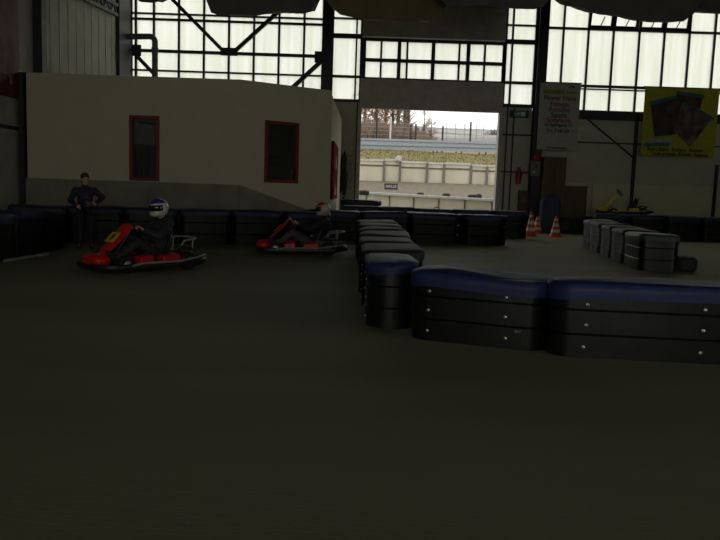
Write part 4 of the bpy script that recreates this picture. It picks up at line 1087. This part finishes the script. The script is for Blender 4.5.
# guard rails
for dy, pya, pyb, lb in ((60.5, 146, 149, 'lower galvanised guard rail behind the grass bank'), (64, 141, 145, 'upper galvanised guard rail behind the grass bank')):
    t_ = thing('guard_rail', lb, 'guard rail', (0, dy, 0), group='guard rails behind the bank')
    za_, zb_ = at(364, pya, dy).z, at(498, pyb + .5, dy).z; xa_, xb_ = at(364, pya, dy).x, at(498, pyb, dy).x
    sl = (zb_ - za_) / (xb_ - xa_); z0_ = za_ - sl * xa_
    for q in range(-2, 2):
        pass
    mb = MB()
    for o_ in (-.17, .17): mb.bar((-20, 0, z0_ - 20 * sl + o_), (30, 0, z0_ + 30 * sl + o_), .12, .16)
    mb.bar((-20, .06, z0_ - 20 * sl), (30, .06, z0_ + 30 * sl), .04, .3)
    mb.build('rail_beam', m_galv, t_)
    for k in range(26): x_ = -20 + 2 * k; MB().span((x_ - .05, .08, z0_ + sl * x_ - 1.2), (x_ + .05, .2, z0_ + sl * x_ + .25)).build('rail_post', m_steel, t_)
# fence posts with wires
t_ = thing('wire_fence', 'tall thin wire fence on posts behind the guard rails', 'fence', (0, 66, 0))
for px, py in ((377, 118), (391, 117), (411, 124), (416, 124), (443, 126), (471, 122), (352, 120), (498, 127), (520, 128)):
    a_ = at(px, py, 66); b__ = at(px, 149, 66); MB().span((a_.x - .07, -.07, b__.z - .5), (a_.x + .07, .07, a_.z)).build('fence_post', m_rail if px == 391 else m_steel, t_)
mb = MB()
for k in range(7):
    a_, b__ = at(340, 121.5 + k * 4, 66), at(525, 127 + k * 3.9, 66); mb.tube([(a_.x, 0, a_.z), (b__.x, 0, b__.z)], .012, 4)
mb.build('fence_wire', m_galv, t_)
for px, py in ((447, 124), (456, 123), (465, 123), (477, 125), (484, 126)):
    p_ = at(px, py, 95); q_ = at(px, 140, 95)
    tag(MB().tube([(p_.x, 95, q_.z), (p_.x, 95, p_.z)], .06, 6).build('marker_pole', m_galv), None, None)
    o = C.objects[-1] if False else bpy.data.objects[-1]
poles = [o for o in C.objects if o.name.startswith('marker_pole')]
for k, o in enumerate(poles): tag(o, 'thin distant pole in the pale field, %s from the left' % ORD[k], 'pole', 'distant poles')
# hillside and field
def terrain(name, x0, x1, y0, y1, fn, mtl, label, nx=50, ny=16):
    mb = MB()
    for j in range(ny + 1):
        for i in range(nx + 1):
            x_, y_ = x0 + (x1 - x0) * i / nx, y0 + (y1 - y0) * j / ny; mb.v.append(Vector((x_, y_, fn(x_, y_))))
    for j in range(ny):
        for i in range(nx): a_ = j * (nx + 1) + i; mb.face([a_, a_ + 1, a_ + nx + 2, a_ + nx + 1])
    o = mb.build(name, mtl, smooth=80); tag(o, label, 'terrain', kind='structure'); return o
zbh = at(395, 143, 68).z
def hill(x_, y_):
    t = max(0, min(1, (y_ - 68) / 32)); g = 1 / (1 + math.exp((x_ - 7.5) / 1.6))
    return zbh - .8 + t * (3.6 * g * (1 - .02 * x_) + .6) + .35 * noise.noise(Vector((x_ * .35, y_ * .3, 3)))
terrain('hillside', -60, 60, 62, 104, hill, m_hill, 'brown wooded hillside beyond the fence')
zf0 = at(460, 141, 110).z + .6
zf1 = at(460, 129, 300).z + 1.8
terrain('distant_field', -120, 300, 100, 300, lambda x_, y_: zf0 - .6 - (7 if y_ < 102 else 0) + (zf1 - zf0) * ((y_ - 104) / 196) ** 1.0 - .0 * x_ + .5 * noise.noise(Vector((x_ * .05, y_ * .05, 1))) - .012 * x_ * (y_ - 104) / 100, m_field, 'pale distant field rising to the horizon', ny=40)
a_, b__ = at(434, 131.5, 112), at(480, 134.5, 112)
tag(MB().bar(a_, b__, 2, .3).bar(a_ - Vector((0, 0, 1.2)), b__ - Vector((0, 0, 1.2)), 1.6, 2.1).build('distant_shed', [m_field, m_rail][1]), 'long low white shed roof in the pale distant field', 'shed')
# shrubs and trees
rt_ = random.Random(21)
def shrub(cx, cy, r_, h_, n_, mtl, label, group):
    mb = MB(); z0 = hill(cx, cy) - .1
    for k in range(n_):
        a_ = rt_.uniform(0, 2 * PI); q = rt_.random() ** .5 * r_; bx, by = cx + math.cos(a_) * q * .5, cy + math.sin(a_) * q * .4
        hh = h_ * rt_.uniform(.5, 1) * (1 - .35 * q / r_); tx, ty = cx + math.cos(a_) * q, cy + math.sin(a_) * q
        p0_, p1_ = Vector((bx, by, z0)), Vector((tx, ty, z0 + hh)); mid = p0_.lerp(p1_, .5) + Vector((rt_.uniform(-.2, .2), 0, rt_.uniform(-.1, .2)))
        mb.tube([p0_, mid, p1_], [.05, .04, .015], 3)
        for s_ in range(2):
            e_ = mid + Vector((rt_.uniform(-.6, .6), rt_.uniform(-.3, .3), rt_.uniform(.2, .7))); mb.tube([mid, e_], [.03, .01], 3)
    o = mb.build('bare_shrub', mtl, smooth=0); tag(o, label, 'shrub', group); return o
kx = 0
for k in range(16):
    x_ = at(362 + k * 4.6, 135, 84).x; y_ = 78 + (k * 7 % 13); hh = 3.2 if x_ < 5 else max(1.2, 3.2 - (x_ - 5) * .55)
    shrub(x_, y_, 1.3, hh, 90, m_twig, 'bare brown shrub on the hillside, %s from the left' % (ORD + ['fifteenth', 'sixteenth'])[k], 'bare shrubs on the hillside')
def tree(px, py_top, Y, rad, label, leafy=0, lean=0):
    top_ = at(px, py_top, Y); z0 = hill(top_.x, Y) - .2
    t_ = thing('bare_tree', label, 'tree', (top_.x, Y, z0), group='bare trees on the hillside'); H_ = top_.z - z0
    MB().tube([(0, 0, 0), (lean * .3, 0, H_ * .5), (lean, 0, H_)], [rad, rad * .75, rad * .3], 8).build('trunk', m_bark, t_)
    mb = MB(); tips = []
    for k in range(40):
        f = rt_.uniform(.25, 1); b0 = Vector((lean * f, 0, H_ * f)); a_ = rt_.uniform(0, 2 * PI); L = H_ * .28 * (1.2 - f * .7)
        d_ = Vector((math.cos(a_), math.sin(a_), rt_.uniform(.4, 1.2))).normalized() * L; m_ = b0 + d_ * .5 + Vector((0, 0, .1)); e_ = b0 + d_
        mb.tube([b0, m_, e_], [rad * .22, rad * .14, .015], 4); tips.append(e_)
        for s_ in range(3):
            e2 = m_ + Vector((rt_.uniform(-1, 1), rt_.uniform(-1, 1), rt_.uniform(0, 1))) * L * .4; mb.tube([m_, e2], [.025, .008], 3); tips.append(e2)
    mb.build('branches', m_twig, t_, smooth=0)
    if leafy:
        lf = MB()
        for e_ in tips:
            for s_ in range(leafy):
                c = e_ + Vector((rt_.gauss(0, .35), rt_.gauss(0, .35), rt_.gauss(0, .35))); n0 = len(lf.v); u_ = Vector((rt_.uniform(-1, 1), rt_.uniform(-1, 1), rt_.uniform(-1, 1))).normalized() * .13; v_ = u_.cross(Vector((rt_.random(), 1, rt_.random()))).normalized() * .1
                lf.v += [c - u_, c + v_, c + u_, c - v_]; lf.face([n0, n0 + 1, n0 + 2, n0 + 3])
        o = lf.build('leaves', m_leaf, t_, smooth=0); o['kind'] = 'stuff'
tree(366, 88, 88, .2, 'tree with orange leaves at the left edge of the gate view', 2)
tree(377.5, 86, 86, .26, 'tree with a dark trunk and orange leaves, second from the left', 2)
tree(387, 88, 90, .2, 'tree with orange leaves in the middle of the gate view hillside', 3)
tree(394, 85, 88, .24, 'bare dark tree right of the orange leaved trees', 0)
tree(399.5, 86, 86, .27, 'bare tree with a thick dark trunk on the hillside', 0)
tree(406, 88, 87, .26, 'bare dark tree, left of the closest pair on the slope', 0)
tree(409.3, 90, 89, .3, 'bare dark tree, right of the closest pair on the slope', 0)
tree(425, 111, 92, .1, 'slim bare tree against the sky on the right slope', 0)
tree(432, 117, 94, .08, 'slim short bare tree beside the firs', 0)
def fir(px, py, Y, label, w_=1.0):
    p_ = at(px, py, Y); z0 = hill(p_.x, Y) - .3 if Y < 104 else p_.z - 5; H_ = p_.z - z0
    t_ = thing('fir_tree', label, 'tree', (p_.x, Y, z0), group='firs beyond the fence')
    MB().tube([(0, 0, 0), (0, 0, H_ * .9)], [.15, .04], 6).build('trunk', m_bark, t_)
    mb = MB(); n_ = 22
    for j in range(n_):
        f = .12 + .86 * j / n_; rr = w_ * (1 - f) * 1.5 + .12
        for k in range(11):
            a_ = 2 * PI * k / 11 + j; c = Vector((0, 0, H_ * f)); e_ = c + Vector((math.cos(a_) * rr, math.sin(a_) * rr, -.25 * rr)) * rt_.uniform(.75, 1.1); s_ = Vector((-math.sin(a_), math.cos(a_), 0)) * rr * .22
            n0 = len(mb.v); mb.v += [c, c.lerp(e_, .6) + s_, e_, c.lerp(e_, .6) - s_ ]; mb.face([n0, n0 + 1, n0 + 2, n0 + 3])
    mb.build('fir_branches', m_fir, t_, smooth=0)
fir(418, 125, 93, 'small green fir low on the right slope, left of the other firs'); fir(423.5, 122, 94, 'taller green fir at the middle of the gate view', 1.2); fir(430, 127, 96, 'small green fir at the right foot of the slope')
for k, (px, py) in enumerate(((485, 131), (488, 129.5), (491.5, 127.5), (494.5, 126), (498, 125), (503, 123))):
    fir(px, py, 130 + k, 'dark distant fir at the right of the gate view, %s from the left' % ORD[k], 1.8)
